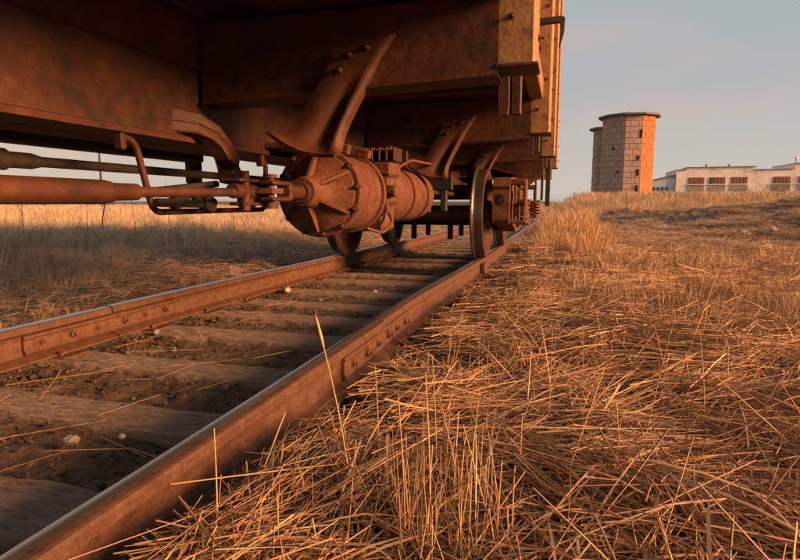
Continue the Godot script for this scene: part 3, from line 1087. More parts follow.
func build_long_house() -> void:
	var t := base("long_building", Vector3(32.0, 1.4, -124.0), "long low whitewashed building with bricked-up windows behind the grass", "building")
	var y0 := 1.0
	var zf := -120.0
	# wall sections of different height: [x0, x1, top]
	for q in [[20.5, 22.4, 7.0], [22.4, 34.0, 7.45], [34.0, 40.2, 6.9], [40.2, 62.0, 7.9]]:
		var st := begin()
		box(st, Vector3((q[0] + q[1]) / 2, (y0 + q[2]) / 2, zf - 6.0), Vector3(q[1] - q[0] - .02, q[2] - y0, 12.0), .03)
		part("wall", st, M.plaster, t)
		st = begin()
		box(st, Vector3((q[0] + q[1]) / 2, q[2] + .06, zf - 5.9), Vector3(q[1] - q[0] + .03, .14, 12.3), .03)
		part("parapet", st, M.dado, t)
	var xs := [22.7, 26.3, 30.0, 35.0 + 2.6, 37.0 + 3.9, 45.0, 49.0, 53.0, 57.0]
	xs = [22.7, 26.3, 30.0, 37.4, 40.9, 44.5, 48.1, 51.7]
	for i in xs.size():
		if i == 3:
			xs[i] = 36.9
		var x0: float = xs[i]
		var st := begin()
		box(st, Vector3(x0 + 1.35, 4.95, zf + .0), Vector3(2.72, 1.28, .16), .01)
		var win := part("window", st, M.window_fill, t)
		for k in 4:
			st = begin()
			box(st, Vector3(x0 + .5 + k * .57, 4.95, zf + .09), Vector3(.07, 1.26, .05), .005)
			part("bar", st, M.dado, win)
		st = begin()
		box(st, Vector3(x0 + 1.35, 4.24, zf + .10), Vector3(2.95, .14, .2), .01)
		part("sill", st, M.plaster, win)
		if i == 1:
			st = begin()
			box(st, Vector3(x0 + .28, 4.95, zf + .1), Vector3(.52, 1.1, .06), .005)
			part("pane", st, M.glass, win)
		st = begin()
		box(st, Vector3(x0 + 1.35, 3.55, zf + .02), Vector3(2.9, 1.1, .14), .01)
		part("panel", st, M.dado, t)
	for q in [[26.0, 7.5], [29.9, 7.45], [22.45, 7.0]]:
		var st := begin()
		box(st, Vector3(q[0], q[1] + .35, zf - 2.0), Vector3(.3, .6, .3), .03)
		part("roof_vent", st, M.roof_grey, t)
	# low wing with a sloping roof and bluish wall
	var wg := base("blue_annexe", Vector3(18.6, 1.4, -122.0), "pale blue annexe with dark sloping roof between tower and long white building", "building")
	var st2 := begin()
	prism(st2, PackedVector2Array([Vector2(15.6, y0), Vector2(20.45, y0), Vector2(20.45, 6.0), Vector2(15.6, 4.85)]), Vector3(0, 0, -126.0), Vector3.RIGHT, Vector3.UP, Vector3(0, 0, 5.6))
	part("wall", st2, M.blue_wall, wg)
	st2 = begin()
	prism(st2, PackedVector2Array([Vector2(15.2, 4.76), Vector2(20.45, 6.02), Vector2(20.45, 6.28), Vector2(15.2, 5.0)]), Vector3(0, 0, -126.2), Vector3.RIGHT, Vector3.UP, Vector3(0, 0, 6.2))
	part("roof", st2, M.roof_grey, wg)
	for k in 4:
		st2 = begin()
		box(st2, Vector3(16.7 + k * .78, 3.55, -120.38), Vector3(.5, .75, .1), .01)
		var wn := part("window", st2, M.blue_wall, wg)
		st2 = begin()
		box(st2, Vector3(16.7 + k * .78, 3.55, -120.31), Vector3(.42, .66, .06), .005)
		part("pane", st2, M.glass, wn)
	# lamp standing on the roof
	var lamp := base("roof_lamp", Vector3(40.6, 7.9, -121.0), "white globe lamp on a short pole above the long building's roof", "lamp")
	var st3 := begin()
	tube(st3, [Vector3(40.6, 7.95, -121.0), Vector3(40.6, 8.75, -121.0)], .08, 8)
	part("pole", st3, M.roof_grey, lamp)
	st3 = begin()
	lathe(st3, [[0, -.28], [.16, -.24], [.27, -.08], [.27, .08], [.16, .24], [0, .28]], Vector3(40.6, 9.0, -121.0), Vector3.UP, 16)
	part("globe", st3, M.white_globe, lamp)

func build_pole() -> void:
	var p := base("utility_pole", Vector3(-57.8, 0.2, -60.0), "thin dark utility pole far off in the field, seen below the wagon", "pole")
	var st := begin()
	tube(st, [Vector3(-57.8, 0, -60), Vector3(-57.8, 8.2, -60)], [.16, .11], 8)
	part("shaft", st, M.bark, p)
	st = begin()
	box(st, Vector3(-57.8, 7.7, -60), Vector3(1.6, .12, .12), .01)
	part("crossarm", st, M.bark, p)

# ------------------------------------------------------------------ grass
func stem_mesh(bend: float, kink: float, sides := 3) -> ArrayMesh:
	var pts := []
	for i in 4:
		var t := i / 3.0
		pts.append(Vector3(t - .5, bend * (.25 - (t - .5) * (t - .5)) + (kink if i == 2 else 0.0), 0))
	var rings := []
	for i in 4:
		var ring := []
		for k in sides:
			var a := TAU * k / sides + .4
			ring.append([pts[i], Vector2(cos(a), sin(a)) * (1.0 - .25 * i / 3.0)])
		rings.append(ring)
	# the section is stored in y and z at unit radius; the bend is baked as a share of the radius direction
	var st := begin()
	st.set_smooth_group(0)
	for i in 3:
		for k in sides:
			var k2 := (k + 1) % sides
			var f := func(r: Array) -> Vector3:
				return Vector3(r[0].x, r[0].y + r[1].x, r[1].y)
			quad(st, f.call(rings[i][k]), f.call(rings[i][k2]), f.call(rings[i + 1][k2]), f.call(rings[i + 1][k]))
	return done(st)

func leaf_mesh(curl: float, twist: float) -> ArrayMesh:
	var st := begin()
	st.set_smooth_group(0)
	var n := 5
	var prev := []
	for i in n:
		var t := float(i) / (n - 1)
		var w := sin(PI * (0.12 + .86 * t)) * .5
		var c := Vector3(t - .5, curl * sin(PI * t) * 2.0, 0)
		var side := Vector3(0, sin(twist * t), cos(twist * t)) * w
		var cur := [c - side, c + side]
		if i > 0:
			quad(st, prev[0], prev[1], cur[1], cur[0])
		prev = cur
	return done(st)

# a tuft of upright dry blades, unit height
func tuft_mesh(seed_: int, blades: int, lean: float, spread_: float, width: float, heads := 0.3) -> ArrayMesh:
	var r := RandomNumberGenerator.new()
	r.seed = seed_
	var st := begin()
	for b in blades:
		var a := r.randf() * TAU
		var o := Vector3(cos(a), 0, sin(a)) * spread_ * sqrt(r.randf())
		var d := Vector3(cos(a + r.randf_range(-1.2, 1.2)), 0, sin(a + r.randf_range(-1.2, 1.2))) * lean * r.randf()
		var h := r.randf_range(.45, 1.0)
		var droop := r.randf_range(0.0, .35) * lean
		var sd := Vector3(cos(r.randf() * TAU), 0, sin(r.randf() * TAU)).normalized()
		var head := r.randf() < heads
		var prev := []
		var n := 4
		for i in n:
			var t := float(i) / (n - 1)
			var p := o + d * t * h + d.normalized() * droop * t * t * h + Vector3.UP * (h * t - droop * .35 * t * t * h)
			var w := width * (1.0 - .75 * t) * .5
			if head and i >= 2:
				w = width * 1.15 * (1.0 if i == 2 else .35)
			var cur := [p - sd * w, p + sd * w]
			if i > 0:
				quad(st, prev[0], prev[1], cur[1], cur[0])
			prev = cur
	return done(st)

func scatter(called: String, mesh: Mesh, mat: Material, buf: PackedFloat32Array, label: String, category: String) -> void:
	var mm := MultiMesh.new()
	mm.transform_format = MultiMesh.TRANSFORM_3D
	mm.use_colors = true
	mm.mesh = mesh
	mm.instance_count = buf.size() / 16
	mm.buffer = buf
	var o := MultiMeshInstance3D.new()
	o.multimesh = mm
	o.material_override = mat
	o.name = numbered(called)
	add_child(o, true)
	tag(o, label, category, "", "stuff")

func push(buf: PackedFloat32Array, b: Basis, p: Vector3, c: Color) -> void:
	buf.append_array([b.x.x, b.y.x, b.z.x, p.x, b.x.y, b.y.y, b.z.y, p.y, b.x.z, b.y.z, b.z.z, p.z, c.r, c.g, c.b, 1.0])

func straw_color() -> Color:
	var k := rng.randf()
	var c := Color(.53, .325, .165)
	if k < .22:
		c = Color(.4, .265, .165)
	elif k < .38:
		c = Color(.48, .24, .11)
	elif k < .5:
		c = Color(.66, .5, .31)
	elif k < .6:
		c = Color(.17, .11, .068)
	elif k < .68:
		c = Color(.33, .26, .19)
	var s := rng.randf_range(.75, 1.15)
	return Color(c.r * s, c.g * s * rng.randf_range(.93, 1.05), c.b * s * rng.randf_range(.85, 1.1))

func lying(dir: float, tilt: float, length: float, rad: float, thick: float) -> Basis:
	var x := Vector3(cos(dir) * cos(tilt), sin(tilt), sin(dir) * cos(tilt))
	var up := (Vector3.UP - x * x.y).normalized()
	var side := x.cross(up)
	var roll := rng.randf_range(-.6, .6)
	var u2 := up * cos(roll) + side * sin(roll)
	var s2 := x.cross(u2)
	return Basis(x * length, u2 * rad, s2 * thick)

func build_straw() -> void:
	var flow := FastNoiseLite.new()
	flow.seed = 61
	flow.frequency = .45
	var gaps := FastNoiseLite.new()
	gaps.seed = 62
	gaps.frequency = 2.2
	gaps.fractal_octaves = 2
	var bufs := [PackedFloat32Array(), PackedFloat32Array(), PackedFloat32Array()]
	var leaf := PackedFloat32Array()
	var ribbon := PackedFloat32Array()
	for i in 19500:
		var d := .45 * pow(34.0, rng.randf())
		var bx := rng.randf_range(-.76, .92 * d + 1.3)
		var bz := -d
		var g := gaps.get_noise_2d(bx, bz)
		if g < -.1 and rng.randf() < .9 * smoothstep(-.1, -.26, g):
			continue
		# less straw on the gravel shoulder next to the rail
		if bx < -.45 and d > 1.6 and rng.randf() < .62:
			continue
		var grow := clampf(d / 2.2, 1.0, 3.2)
		var bdir := flow.get_noise_2d(bx, bz) * 5.0 + rng.randfn(0.0, .6) + 0.35
		if rng.randf() < .25:
			bdir = rng.randf() * PI
		var lift := pow(rng.randf(), 1.5)
		var tint := straw_color()
		var fan := rng.randf_range(.06, .4)
		for q in rng.randi_range(2, 11):
			var dir := bdir + rng.randfn(0.0, fan)
			var tilt := rng.randfn(0.0, .1)
			if rng.randf() < .016 and bx > -.3:
				tilt = rng.randf_range(.3, 1.0)
			var length := rng.randf_range(.06, .4) * (1.0 if rng.randf() < .85 else 1.6)
			var off := rng.randfn(0.0, .035) * sqrt(grow)
			var along := rng.randfn(0.0, .09) * sqrt(grow)
			var x := bx - sin(bdir) * off + cos(bdir) * along
			var z := bz + cos(bdir) * off + sin(bdir) * along
			if x < -.765:
				continue
			if x - absf(cos(dir)) * length * .5 < -.765:
				length = max(.05, (x + .77) * 1.6)
			var heap := .5 + .5 * clampf(g * 2.2 + .3, 0.0, 1.0)
			var y := ground_y(x, z) + .004 + .085 * heap * clampf(lift + rng.randf_range(-.2, .2), 0.0, 1.0) + absf(sin(tilt)) * length * .46
			var c := tint.lerp(straw_color(), .55)
			if rng.randf() < .16:
				push(ribbon, lying(dir, tilt, length * .8, length * .7, rng.randf_range(.003, .008) * sqrt(grow)), Vector3(x, y, z), c)
				continue
			var rad := rng.randf_range(.0009, .0027) * sqrt(grow)
			push(bufs[rng.randi() % 3], lying(dir, tilt, length, rad, rad), Vector3(x, y, z), c)
	scatter("fallen_blades", leaf_mesh(.05, 0.0), M.blade, ribbon, "flat curled dry grass blades lying among the fallen straw", "dry grass")
	# fallen stems at the edge of the field beyond the far rail
	for i in 7000:
		var x := -2.95 - .3 * pow(26.0, rng.randf())
		var z := rng.randf_range(-14.0, .5)
		var length := rng.randf_range(.08, .35)
		var rad := rng.randf_range(.0016, .0036)
		push(bufs[rng.randi() % 3], lying(rng.randf() * PI, rng.randfn(0.0, .2), length, rad, rad), Vector3(x, ground_y(x, z) + .01 + rng.randf() * .06, z), straw_color())
	for k in 3:
		var mesh := stem_mesh([1.5, 7.0, -4.0][k], [0.0, 0.0, 2.5][k])
		scatter("fallen_straw", mesh, M.straw, bufs[k], ["mat of fallen dry straw stems covering the ground beside the rail", "bent dry straw stems lying across the straw mat", "kinked broken straw stems lying across the straw mat"][k], "straw")
	# chaff and shreds of leaf
	for i in 24000:
		var d := .45 * pow(26.0, rng.randf())
		var x := rng.randf_range(-.78, .92 * d + 1.3)
		var z := -d
		var length := rng.randf_range(.02, .1)
		var b := lying(rng.randf() * TAU, rng.randfn(0.0, .3), length, length * .6, rng.randf_range(.003, .009) * clampf(d / 2.5, 1.0, 2.2))
		push(leaf, b, Vector3(x, ground_y(x, z) + .006 + .045 * pow(rng.randf(), 1.6), z), straw_color())
	# shreds blown between the rails, gathered along the rail feet
	for i in 3000:
		var z := -.5 * pow(22.0, rng.randf())
		var x := rng.randf_range(-2.4, -.95)
		if rng.randf() < .45:
			x = -2.38 + absf(rng.randfn(0.0, .12))
		var length := rng.randf_range(.01, .055)
		var b := lying(rng.randf() * TAU, rng.randfn(0.0, .12), length, length * .3, rng.randf_range(.0008, .0022))
		var c := straw_color()
		push(leaf, b, Vector3(x, ground_y(x, z) + .007, z), c)
	scatter("chaff", leaf_mesh(.06, 0.0), M.blade, leaf, "short shreds of dry leaf strewn over the ground and between the rails", "chaff")
	# longer stems that lie across the sleepers
	var across := PackedFloat32Array()
	for i in 80:
		var z := -.6 * pow(9.0, rng.randf())
		var x := rng.randf_range(-2.3, -1.05)
		var length := rng.randf_range(.12, .42)
		var b := lying(rng.randf() * PI, rng.randfn(0.0, .03), length, .0016, .0016)
		push(across, b, Vector3(x, .016, z), straw_color())
	scatter("straw_on_sleepers", stem_mesh(3.0, 0.0), M.straw, across, "scattered single straws lying over the sleepers between the rails", "straw")

func build_upright() -> void:
	# loose standing stems among the fallen straw
	var bufs := [PackedFloat32Array(), PackedFloat32Array()]
	var clump := FastNoiseLite.new()
	clump.seed = 71
	clump.frequency = .8
	for i in 5000:
		var d := .8 * pow(14.0, rng.randf())
		var x := rng.randf_range(-.5, .92 * d + 1.0)
		var z := -d
		var g := clump.get_noise_2d(x, z)
		var left_patch := exp(-pow((x + .2) / .16, 2.0) - pow((z + 1.12) / .25, 2.0))
		if rng.randf() > .05 + smoothstep(.1, .5, g) * .6 * smoothstep(1.2, 2.6, d) + left_patch * .5:
			continue
		var tilt := PI / 2 - absf(rng.randfn(0.0, .26))
		var length := rng.randf_range(.06, .2) * (1.0 + .5 * smoothstep(2.0, 6.0, d)) * (1.0 + left_patch * .6)
		var rad := rng.randf_range(.0009, .0019) * sqrt(clampf(d / 2.2, 1.0, 3.0))
		var b := lying(rng.randf() * TAU, tilt, length, rad, rad)
		var c := straw_color()
		push(bufs[rng.randi() % 2], b, Vector3(x, ground_y(x, z) + length * .48 * sin(tilt), z), Color(max(c.r, .3), max(c.g, .18), max(c.b, .085)))
	for i in 700:
		var a := rng.randf() * TAU
		var x := -.2 + cos(a) * .13 * sqrt(rng.randf())
		var z := -1.1 + sin(a) * .2 * sqrt(rng.randf())
		var tilt := PI / 2 - absf(rng.randfn(0.0, .22))
		var length := rng.randf_range(.08, .27)
		if rng.randf() < .86:
			continue
		var rad := rng.randf_range(.0012, .0022)
		push(bufs[0], lying(rng.randf() * TAU, tilt, length, rad, rad), Vector3(x, ground_y(x, z) + length * .48, z), straw_color())
	scatter("standing_stems", stem_mesh(4.0, 0.0), M.straw, bufs[0], "thin upright dry stems standing among the fallen straw", "dry grass")
	scatter("standing_stems", stem_mesh(-9.0, 0.0), M.straw, bufs[1], "thin curved dry stems standing among the fallen straw", "dry grass")

func grass_color(warm: float) -> Color:
	var c := Color(.5, .37, .245).lerp(Color(.55, .32, .13), warm)
	if rng.randf() < .2:
		c = Color(.26, .185, .12)
	var s := rng.randf_range(.7, 1.2)
	return Color(c.r * s, c.g * s, c.b * s * rng.randf_range(.85, 1.1))

func build_tufts() -> void:
	var meshes := [tuft_mesh(1, 34, .55, .4, .011, .3), tuft_mesh(2, 38, 1.1, .5, .010, .1), tuft_mesh(3, 26, .4, .35, .011, .5), tuft_mesh(4, 46, 2.2, .7, .035, 0.0)]
	var right := [PackedFloat32Array(), PackedFloat32Array(), PackedFloat32Array(), PackedFloat32Array()]
	var left := [PackedFloat32Array(), PackedFloat32Array(), PackedFloat32Array()]
	var patch := FastNoiseLite.new()
	patch.seed = 81
	patch.frequency = .22
	var patch2 := FastNoiseLite.new()
	patch2.seed = 82
	patch2.frequency = .6
	# right of the track
	for i in 24000:
		var d := 3.6 * pow(28.0, rng.randf())
		var x := rng.randf_range(-.35 - .4 * smoothstep(7.0, 9.0, d), .95 * d + 3.0)
		if d > 12.0 and rng.randf() < .06:
			x = rng.randf_range(-4.0, -.5)
		var z := -d
		var g := patch.get_noise_2d(x, z) + .5 * patch2.get_noise_2d(x, z)
		var thatch := false
		var h := .16
		var keep := .12 + .75 * smoothstep(.0, .35, g)
		var warm := .3
		var strip := exp(-pow((x - .1 - .01 * d + .25 * g) / (.32 + .03 * d), 2.0)) * smoothstep(7.0, 12.0, d)
		if d < 6.5:
			keep *= .7
			h = .17
		elif d < 13.0:
			h = .22
			keep *= .9
		if strip > .15:
			h = lerpf(h, .5, clampf(strip, 0, 1))
			keep = max(keep, strip * .85)
			warm = .75
		if strip <= .15 and d >= 9.0 and d <= 26.0:
			# matted thatch over the mounds
			keep = max(keep, .8)
			h = .13
			warm = .1
			thatch = g < .25
		if d > 24.0:
			h = lerpf(.28, .62, smoothstep(24.0, 42.0, d))
			keep = 1.0
			warm = .2
		if rng.randf() > keep:
			continue
		h *= rng.randf_range(.6, 1.25)
		var s: float = h * rng.randf_range(.7, 1.1) * (1.0 + .9 * smoothstep(12.0, 60.0, d))
		if thatch:
			s = rng.randf_range(.2, .36)
		var b := Basis(Vector3.UP, rng.randf() * TAU).scaled(Vector3(s, h, s))
		push(right[3 if thatch else rng.randi() % 3], b, Vector3(x, ground_y(x, z) - .01, z), grass_color(warm))
	for k in 4:
		scatter("dry_grass", meshes[k], M.blade, right[k], ["dry tan grass growing over the field right of the track", "drooping dry grass growing over the field right of the track", "seeding dry grass growing over the field right of the track", "matted brown thatch of old grass over the mounds"][k], "grass")
	# left of the track
	for i in 15000:
		var d := 1.2 * pow(75.0, rng.randf())
		var x := -3.05 - rng.randf() * (1.5 * d + 3.0)
		var z := -d + rng.randf_range(-1.0, 2.2)
		var dist := -3.05 - x
		var g := patch2.get_noise_2d(x, z)
		var h := .1 + .05 * g
		if dist > .7:
			h = lerpf(.09, .3, smoothstep(.7, 4.5, dist + g * 2.4)) * (1.0 + .6 * g)
		if dist > 9.0:
			h = lerpf(h, .5, smoothstep(9.0, 24.0, dist)) * (1.0 + .35 * g)
		if dist < .5 and rng.randf() < .3:
			continue
		h *= rng.randf_range(.45, 1.25)
		var far := sqrt(dist * dist + d * d)
		var s := h * rng.randf_range(.65, 1.0) * (1.0 + 1.2 * smoothstep(9.0, 60.0, far))
		var b := Basis(Vector3.UP, rng.randf() * TAU).scaled(Vector3(s, h, s))
		var pc := grass_color(-.12) * (1.12 + .5 * patch.get_noise_2d(x * 1.5, z * 1.5))
		push(left[rng.randi() % 3], b, Vector3(x, ground_y(x, z) - .01, z), pc)
	for k in 3:
		scatter("dry_grass", meshes[k], M.blade, left[k], ["tall dry grass filling the field beyond the far rail", "drooping dry grass in the field beyond the far rail", "seeding dry grass in the field beyond the far rail"][k], "grass")

func build_stalks() -> void:
	# single tall stalks that stand out beside the near rail: base, tip, thickness, seed head
	var list := [
		[Vector3(-.659, .0, -.917), Vector3(-.651, .327, -.917), .0021, false, "lone upright straw standing close to the rail's side"],
		[Vector3(-.484, .0, -1.234), Vector3(-.567, .474, -1.234), .0021, true, "tallest leaning straw with a narrow seed head beside the rail"],
		[Vector3(-.501, .0, -1.493), Vector3(-.509, .304, -1.493), .0017, false, "straight thin straw standing right of the seed-headed one"],
		[Vector3(-.527, .0, -.923), Vector3(-.519, .207, -.923), .0019, false, "short upright straw between rail and reed clump"],
		[Vector3(-.436, .0, -.934), Vector3(-.45, .159, -.934), .0026, false, "stubby thick straw standing in the litter by the rail"],
		[Vector3(-.241, .0, -1.056), Vector3(-.254, .435, -1.056), .0022, false, "tall straw in the reed clump, the highest of its bunch"],
		[Vector3(-.291, .0, -1.041), Vector3(-.306, .387, -1.041), .0018, false, "tall straw at the edge of the reed clump"],
		[Vector3(-.303, .0, -1.393), Vector3(-.317, .376, -1.393), .0015, false, "thin straw standing behind the reed clump"],
		[Vector3(-.191, .0, -1.07), Vector3(-.149, .382, -1.07), .002, false, "straw leaning outwards from the reed clump"],
		[Vector3(.455, .0, -1.881), Vector3(.417, .382, -1.881), .0016, false, "single straw standing alone out in the straw mat"]]
	for q in list:
		var st := begin()
		var a: Vector3 = q[0]
		var b: Vector3 = q[1]
		a.y = ground_y(a.x, a.z) - .01
		var pts := []
		var rad := []
		for k in 9:
			var t := k / 8.0
			var bow := sin(PI * t) * .012 * (1.0 if q[3] else .4)
			pts.append(a.lerp(b, t) + Vector3(bow, 0, bow * .5))
			rad.append(q[2] * (1.0 - .45 * t))
		tube(st, pts, rad, 6)
		var stalk := tag(part("straw_stalk", st, M.stalk), q[4], "straw", "single stalks standing beside the rail") as MeshInstance3D
		if q[3]:
			st = begin()
			tube(st, [pts[7], pts[7].lerp(b, .4), b, b + (b - pts[7]) * .5], [.0022, .0042, .0034, .0006], 6)
			part("seed_head", st, M.stalk, stalk)
	# leaning fan of long stems beside the track further on
	for k in 9:
		var st := begin()
		var a := Vector3(-.42 + rng.randf() * .16, 0, -3.75 + rng.randf_range(-.15, .15))
		a.y = ground_y(a.x, a.z)
		var b := a + Vector3(.2 + rng.randf() * .22, .24 + rng.randf() * .13, rng.randf_range(-.1, .1))
		tube(st, [a, a.lerp(b, .5) + Vector3(-.012, .012, 0), b], [.0026, .0021, .001], 5)
		tag(part("leaning_stem", st, M.stalk), "long dry stem leaning outwards in the bunch by the rail", "stem", "leaning bunch of stems by the rail")
	# dark twig in the straw
	var tw := begin()
	tube(tw, [Vector3(.545, .10, -1.63), Vector3(.59, .093, -1.57), Vector3(.66, .085, -1.50), Vector3(.78, .075, -1.42)], [.006, .0085, .0095, .01], 8)
	tag(part("twig", tw, M.bark), "dark bare twig lying in the straw mat", "twig")
	# dead shrub stems of the far field
	for q in [[-9.3, -9.6, .95, "dark bent weed in the tall grass beyond the far rail", .25], [-11.5, -8.2, .85, "small crooked weed beyond the far rail, shorter than the bent one", -.2]]:
		var wd := base("dead_weed", Vector3(q[0], ground_y(q[0], q[1]), q[1]), q[3], "weed")
		var st := begin()
		var o := Vector3(q[0], ground_y(q[0], q[1]), q[1])
		tube(st, [o, o + Vector3(.02, q[2] * .4, 0), o + Vector3(q[4] * .5, q[2] * .8, 0), o + Vector3(q[4] * 1.2, q[2], 0)], [.014, .012, .009, .004], 6)
		part("stem", st, M.bark, wd)
		st = begin()
		for k in 14:
			var t := .35 + .6 * k / 14.0
			var p := o + Vector3(q[4] * 1.2 * t * t, q[2] * t, 0)
			var a := rng.randf() * TAU
			tube(st, [p, p + Vector3(cos(a) * .08, .07, sin(a) * .08)], [.004, .0015], 4)
		part("twigs", st, M.bark, wd).set_meta("kind", "stuff")
	for k in 14:
		var x := -7.5 - k * .55 + rng.randf_range(-.2, .2)
		var z := -6.4 - rng.randf() * 3.5
		var o := Vector3(x, ground_y(x, z), z)
		var h := .85 + rng.randf() * .35
		var st := begin()
		var lean := rng.randf_range(-.12, .12)
		tube(st, [o, o + Vector3(lean * .4, h * .6, 0), o + Vector3(lean, h, 0)], [.006, .004, .0015], 5)
		for j in 5:
			var t := .72 + .05 * j
			var p := o + Vector3(lean * t, h * t, 0)
			tube(st, [p, p + Vector3(rng.randf_range(-.05, .05), .06, rng.randf_range(-.03, .03))], [.003, .001], 4)
		tag(part("tall_weed", st, M.bark), "tall thin dried weed rising above the field beyond the far rail", "weed", "tall weeds against the sky below the wagon")
	# bare shrubs in front of the long building
	for q in [[28.0, -92.0, 2.4], [30.2, -94.0, 2.9], [24.5, -90.0, 1.9], [33.0, -92.0, 2.3], [12.5, -80.0, 1.2]]:
		var o := Vector3(q[0], ground_y(q[0], q[1]), q[1])
		var sh := base("bare_shrub", o, "leafless brown shrub standing in the grass before the long building", "shrub", "bare shrubs before the long building")
		var st := begin()
		for k in 9:
			var a := rng.randf() * TAU
			var d := Vector3(cos(a), 0, sin(a))
			tube(st, [o + d * .1, o + d * q[2] * .16 + Vector3.UP * q[2] * .4, o + d * q[2] * .26 + Vector3.UP * q[2] * rng.randf_range(.6, .85)], [.03, .02, .009], 4)
		part("stems", st, M.bark, sh)
		st = begin()
		for k in 150:
			var a := rng.randf() * TAU
			var d: Vector3 = Vector3(cos(a), 0, sin(a)) * q[2] * .42 * sqrt(rng.randf())
			var p: Vector3 = o + d + Vector3.UP * q[2] * rng.randf_range(.25, .85)
			tube(st, [p, p + d * .3 + Vector3(rng.randf_range(-.1, .1), q[2] * .14, rng.randf_range(-.1, .1))], [.011, .004], 3, false)
		part("crown", st, M.bark, sh)

func build_stones() -> void:
	var meshes := [stone_mesh(1), stone_mesh(2), stone_mesh(3)]
	var list := [[-1.375, -1.437, .028, true, "small pale pebble lying alone on the dark sleeper soil"], [-2.30, -4.38, .07, true, "pale fist-sized stone at the foot of the far rail"], [-2.36, -4.5, .05, false, "brown stone beside the pale one at the far rail"],
		[-1.50, -1.36, .05, false, "flat brown stone between the near sleepers"], [-2.30, -2.72, .05, false, "small brown stone at the far rail's joint"], [-1.55, -4.55, .045, true, "pale stone lying mid-track on the sleepers"],
		[-.62, -1.12, .055, false, "brown stone wedged in straw at the near rail's foot"], [-.60, -1.42, .04, true, "pale stone in straw at the near rail's foot"], [-.58, -2.35, .045, false, "brown stone under the near rail's fishplate"], [4.1, -13.2, .22, true, "white lump of debris lying at the foot of the grassy mounds"], [3.55, -13.0, .3, false, "dark lump lying beside the white debris by the mounds"]]
	for i in list.size():
		var q: Array = list[i]
		var y: float = ground_y(q[0], q[1]) + q[2] * .18
		if q[0] < -.9 and q[0] > -2.4:
			y = max(y, q[2] * .2)
		tag(put("stone", meshes[i % 3], M.pale_stone if q[3] else M.stone, null, Transform3D(Basis(Vector3.UP, i * 1.3).scaled(Vector3.ONE * q[2]), Vector3(q[0], y, q[1]))), q[4], "stone", "loose stones about the track")
	var bufs := [PackedFloat32Array(), PackedFloat32Array()]
	for i in 14000:
		var z := -.5 * pow(24.0, rng.randf())
		var x := rng.randf_range(-2.55, -.5)
		var k := rng.randf()
		if k < .3:
			x = -2.4 + absf(rng.randfn(0, .1))
		elif k < .45:
			x = -.95 - absf(rng.randfn(0, .1))
		elif k < .65:
			x = -.78 + absf(rng.randfn(0, .12))
		var s := rng.randf_range(.003, .014) * (1.0 + (1.2 if rng.randf() < .06 else 0.0))
		var v := rng.randf_range(.5, 1.3)
		push(bufs[rng.randi() % 2], Basis(Vector3(rng.randf(), 1, rng.randf()).normalized(), rng.randf() * TAU).scaled(Vector3(s, s, s) * 1.4), Vector3(x, ground_y(x, z) + s * .3, z), Color(.13 * v, .085 * v, .06 * v) if rng.randf() < .4 else Color(.045 * v, .03 * v, .022 * v))
	for k in 2:
		scatter("gravel", meshes[k], M.gravel, bufs[k], ["fine brown gravel strewn between and beside the rails", "coarser brown grit strewn between and beside the rails"][k], "gravel")

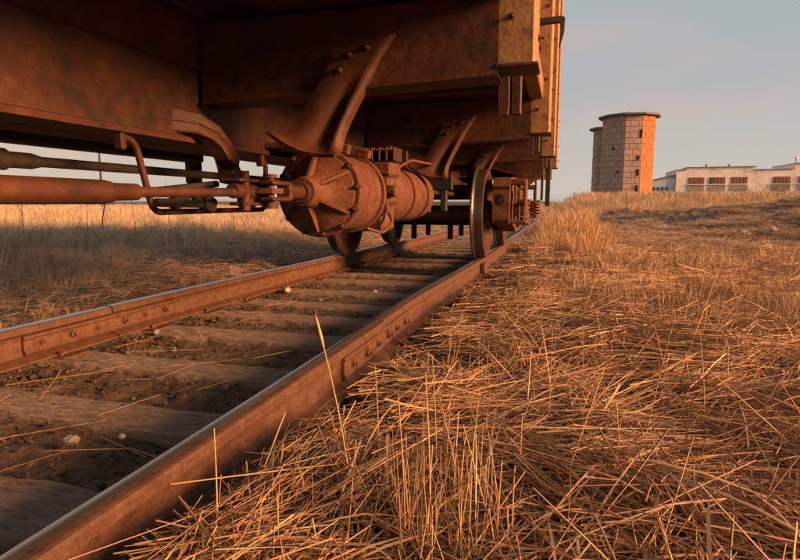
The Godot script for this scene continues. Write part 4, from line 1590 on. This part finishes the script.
# ------------------------------------------------------------------ sky
func sky_image() -> Image:
	var w := 512
	var h := 256
	var n := FastNoiseLite.new()
	n.seed = 7
	n.frequency = 1.1
	n.fractal_octaves = 4
	var im := Image.create(w, h, false, Image.FORMAT_RGBF)
	for j in h:
		var el := PI * (.5 - (j + .5) / h)
		for i in w:
			var az := TAU * ((i + .5) / w - .5)      # 0 = along the track, + to the right
			var dir := Vector3(sin(az) * cos(el), sin(el), -cos(az) * cos(el))
			var up: float = max(dir.y, 0.0)
			var c := Color(.57, .52, .455).lerp(Color(.39, .43, .45), smoothstep(0.0, .24, up)).lerp(Color(.25, .3, .36), smoothstep(.2, .95, up))
			# warm glow round the low sun
			var sun := clampf(dir.dot(SUN), 0.0, 1.0)
			c = c.lerp(Color(.62, .46, .35), .75 * pow(sun, 2.2) * (1.0 - smoothstep(.1, .7, up)))
			c = c + Color(.55, .3, .12) * pow(sun, 14.0)
			c = c * (1.0 + .38 * pow(clampf(dir.dot(Vector3(-.95, .1, -.3).normalized()), 0.0, 1.0), 1.5))
			c = c.lerp(Color(.66, .47, .4), .6 * smoothstep(.02, .5, sin(az)) * smoothstep(.01, .1, up) * (1.0 - smoothstep(.25, .7, up)) * smoothstep(-.5, .4, cos(az) + .6))
			# thin veils of cloud
			var cl := n.get_noise_3d(dir.x * 1.6, dir.y * 5.5, dir.z * 1.6)
			var veil := smoothstep(-.05, .4, cl) * smoothstep(0.02, .2, up)
			c = c.lerp(Color(.6, .45, .41), veil * .5)
			if dir.y < 0.0:
				c = c.lerp(Color(.1, .075, .055), smoothstep(0.0, .08, -dir.y))
			im.set_pixel(i, j, c)
	return im

const SUN_AZ := 100.0
const SUN_EL := 16.0
var SUN := Vector3.ZERO

func _ready() -> void:
	rng.seed = 20240
	# ---- camera
	var cam := Camera3D.new()
	cam.name = "camera"
	add_child(cam)
	cam.position = Vector3(0, .77, 0)
	cam.rotation_order = EULER_ORDER_YXZ
	cam.rotation_degrees = Vector3(-7.83, 16.19, 0)
	cam.fov = 53.13
	cam.near = .05
	cam.far = 800.0
	cam.current = true
	# ---- sky, sun, exposure
	var az := deg_to_rad(SUN_AZ)
	var el := deg_to_rad(SUN_EL)
	SUN = Vector3(sin(az) * cos(el), sin(el), -cos(az) * cos(el))
	var env := Environment.new()
	env.background_mode = Environment.BG_SKY
	var sky := Sky.new()
	var pano := PanoramaSkyMaterial.new()
	pano.panorama = ImageTexture.create_from_image(sky_image())
	sky.sky_material = pano
	env.sky = sky
	env.background_energy_multiplier = 0.494
	env.tonemap_mode = Environment.TONE_MAPPER_LINEAR
	env.tonemap_exposure = 2.15
	env.sdfgi_enabled = true
	env.ssao_enabled = true
	env.ssil_enabled = true
	var we := WorldEnvironment.new()
	we.name = "world_environment"
	we.environment = env
	add_child(we)
	var sun := DirectionalLight3D.new()
	sun.name = "sun"
	sun.light_color = Color(1.0, .71, .47)
	sun.light_energy = 1.6
	sun.light_angular_distance = 17.0
	sun.shadow_enabled = true
	add_child(sun)
	sun.look_at_from_position(SUN * 50.0, Vector3.ZERO, Vector3.UP)
	# ---- large structure
	noise_low.seed = 11
	noise_low.frequency = .5
	noise_mid.seed = 12
	noise_mid.frequency = 1.7
	noise_fine.seed = 13
	noise_fine.frequency = 7.0
	make_materials()
	M.stalk = plain(Color(.52, .33, .14), .65)
	build_ground()
	build_track()
	build_tower()
	build_long_house()
	build_pole()
	build_wagon()
	# ---- small things
	build_stones()
	build_straw()
	build_upright()
	build_tufts()
	build_stalks()
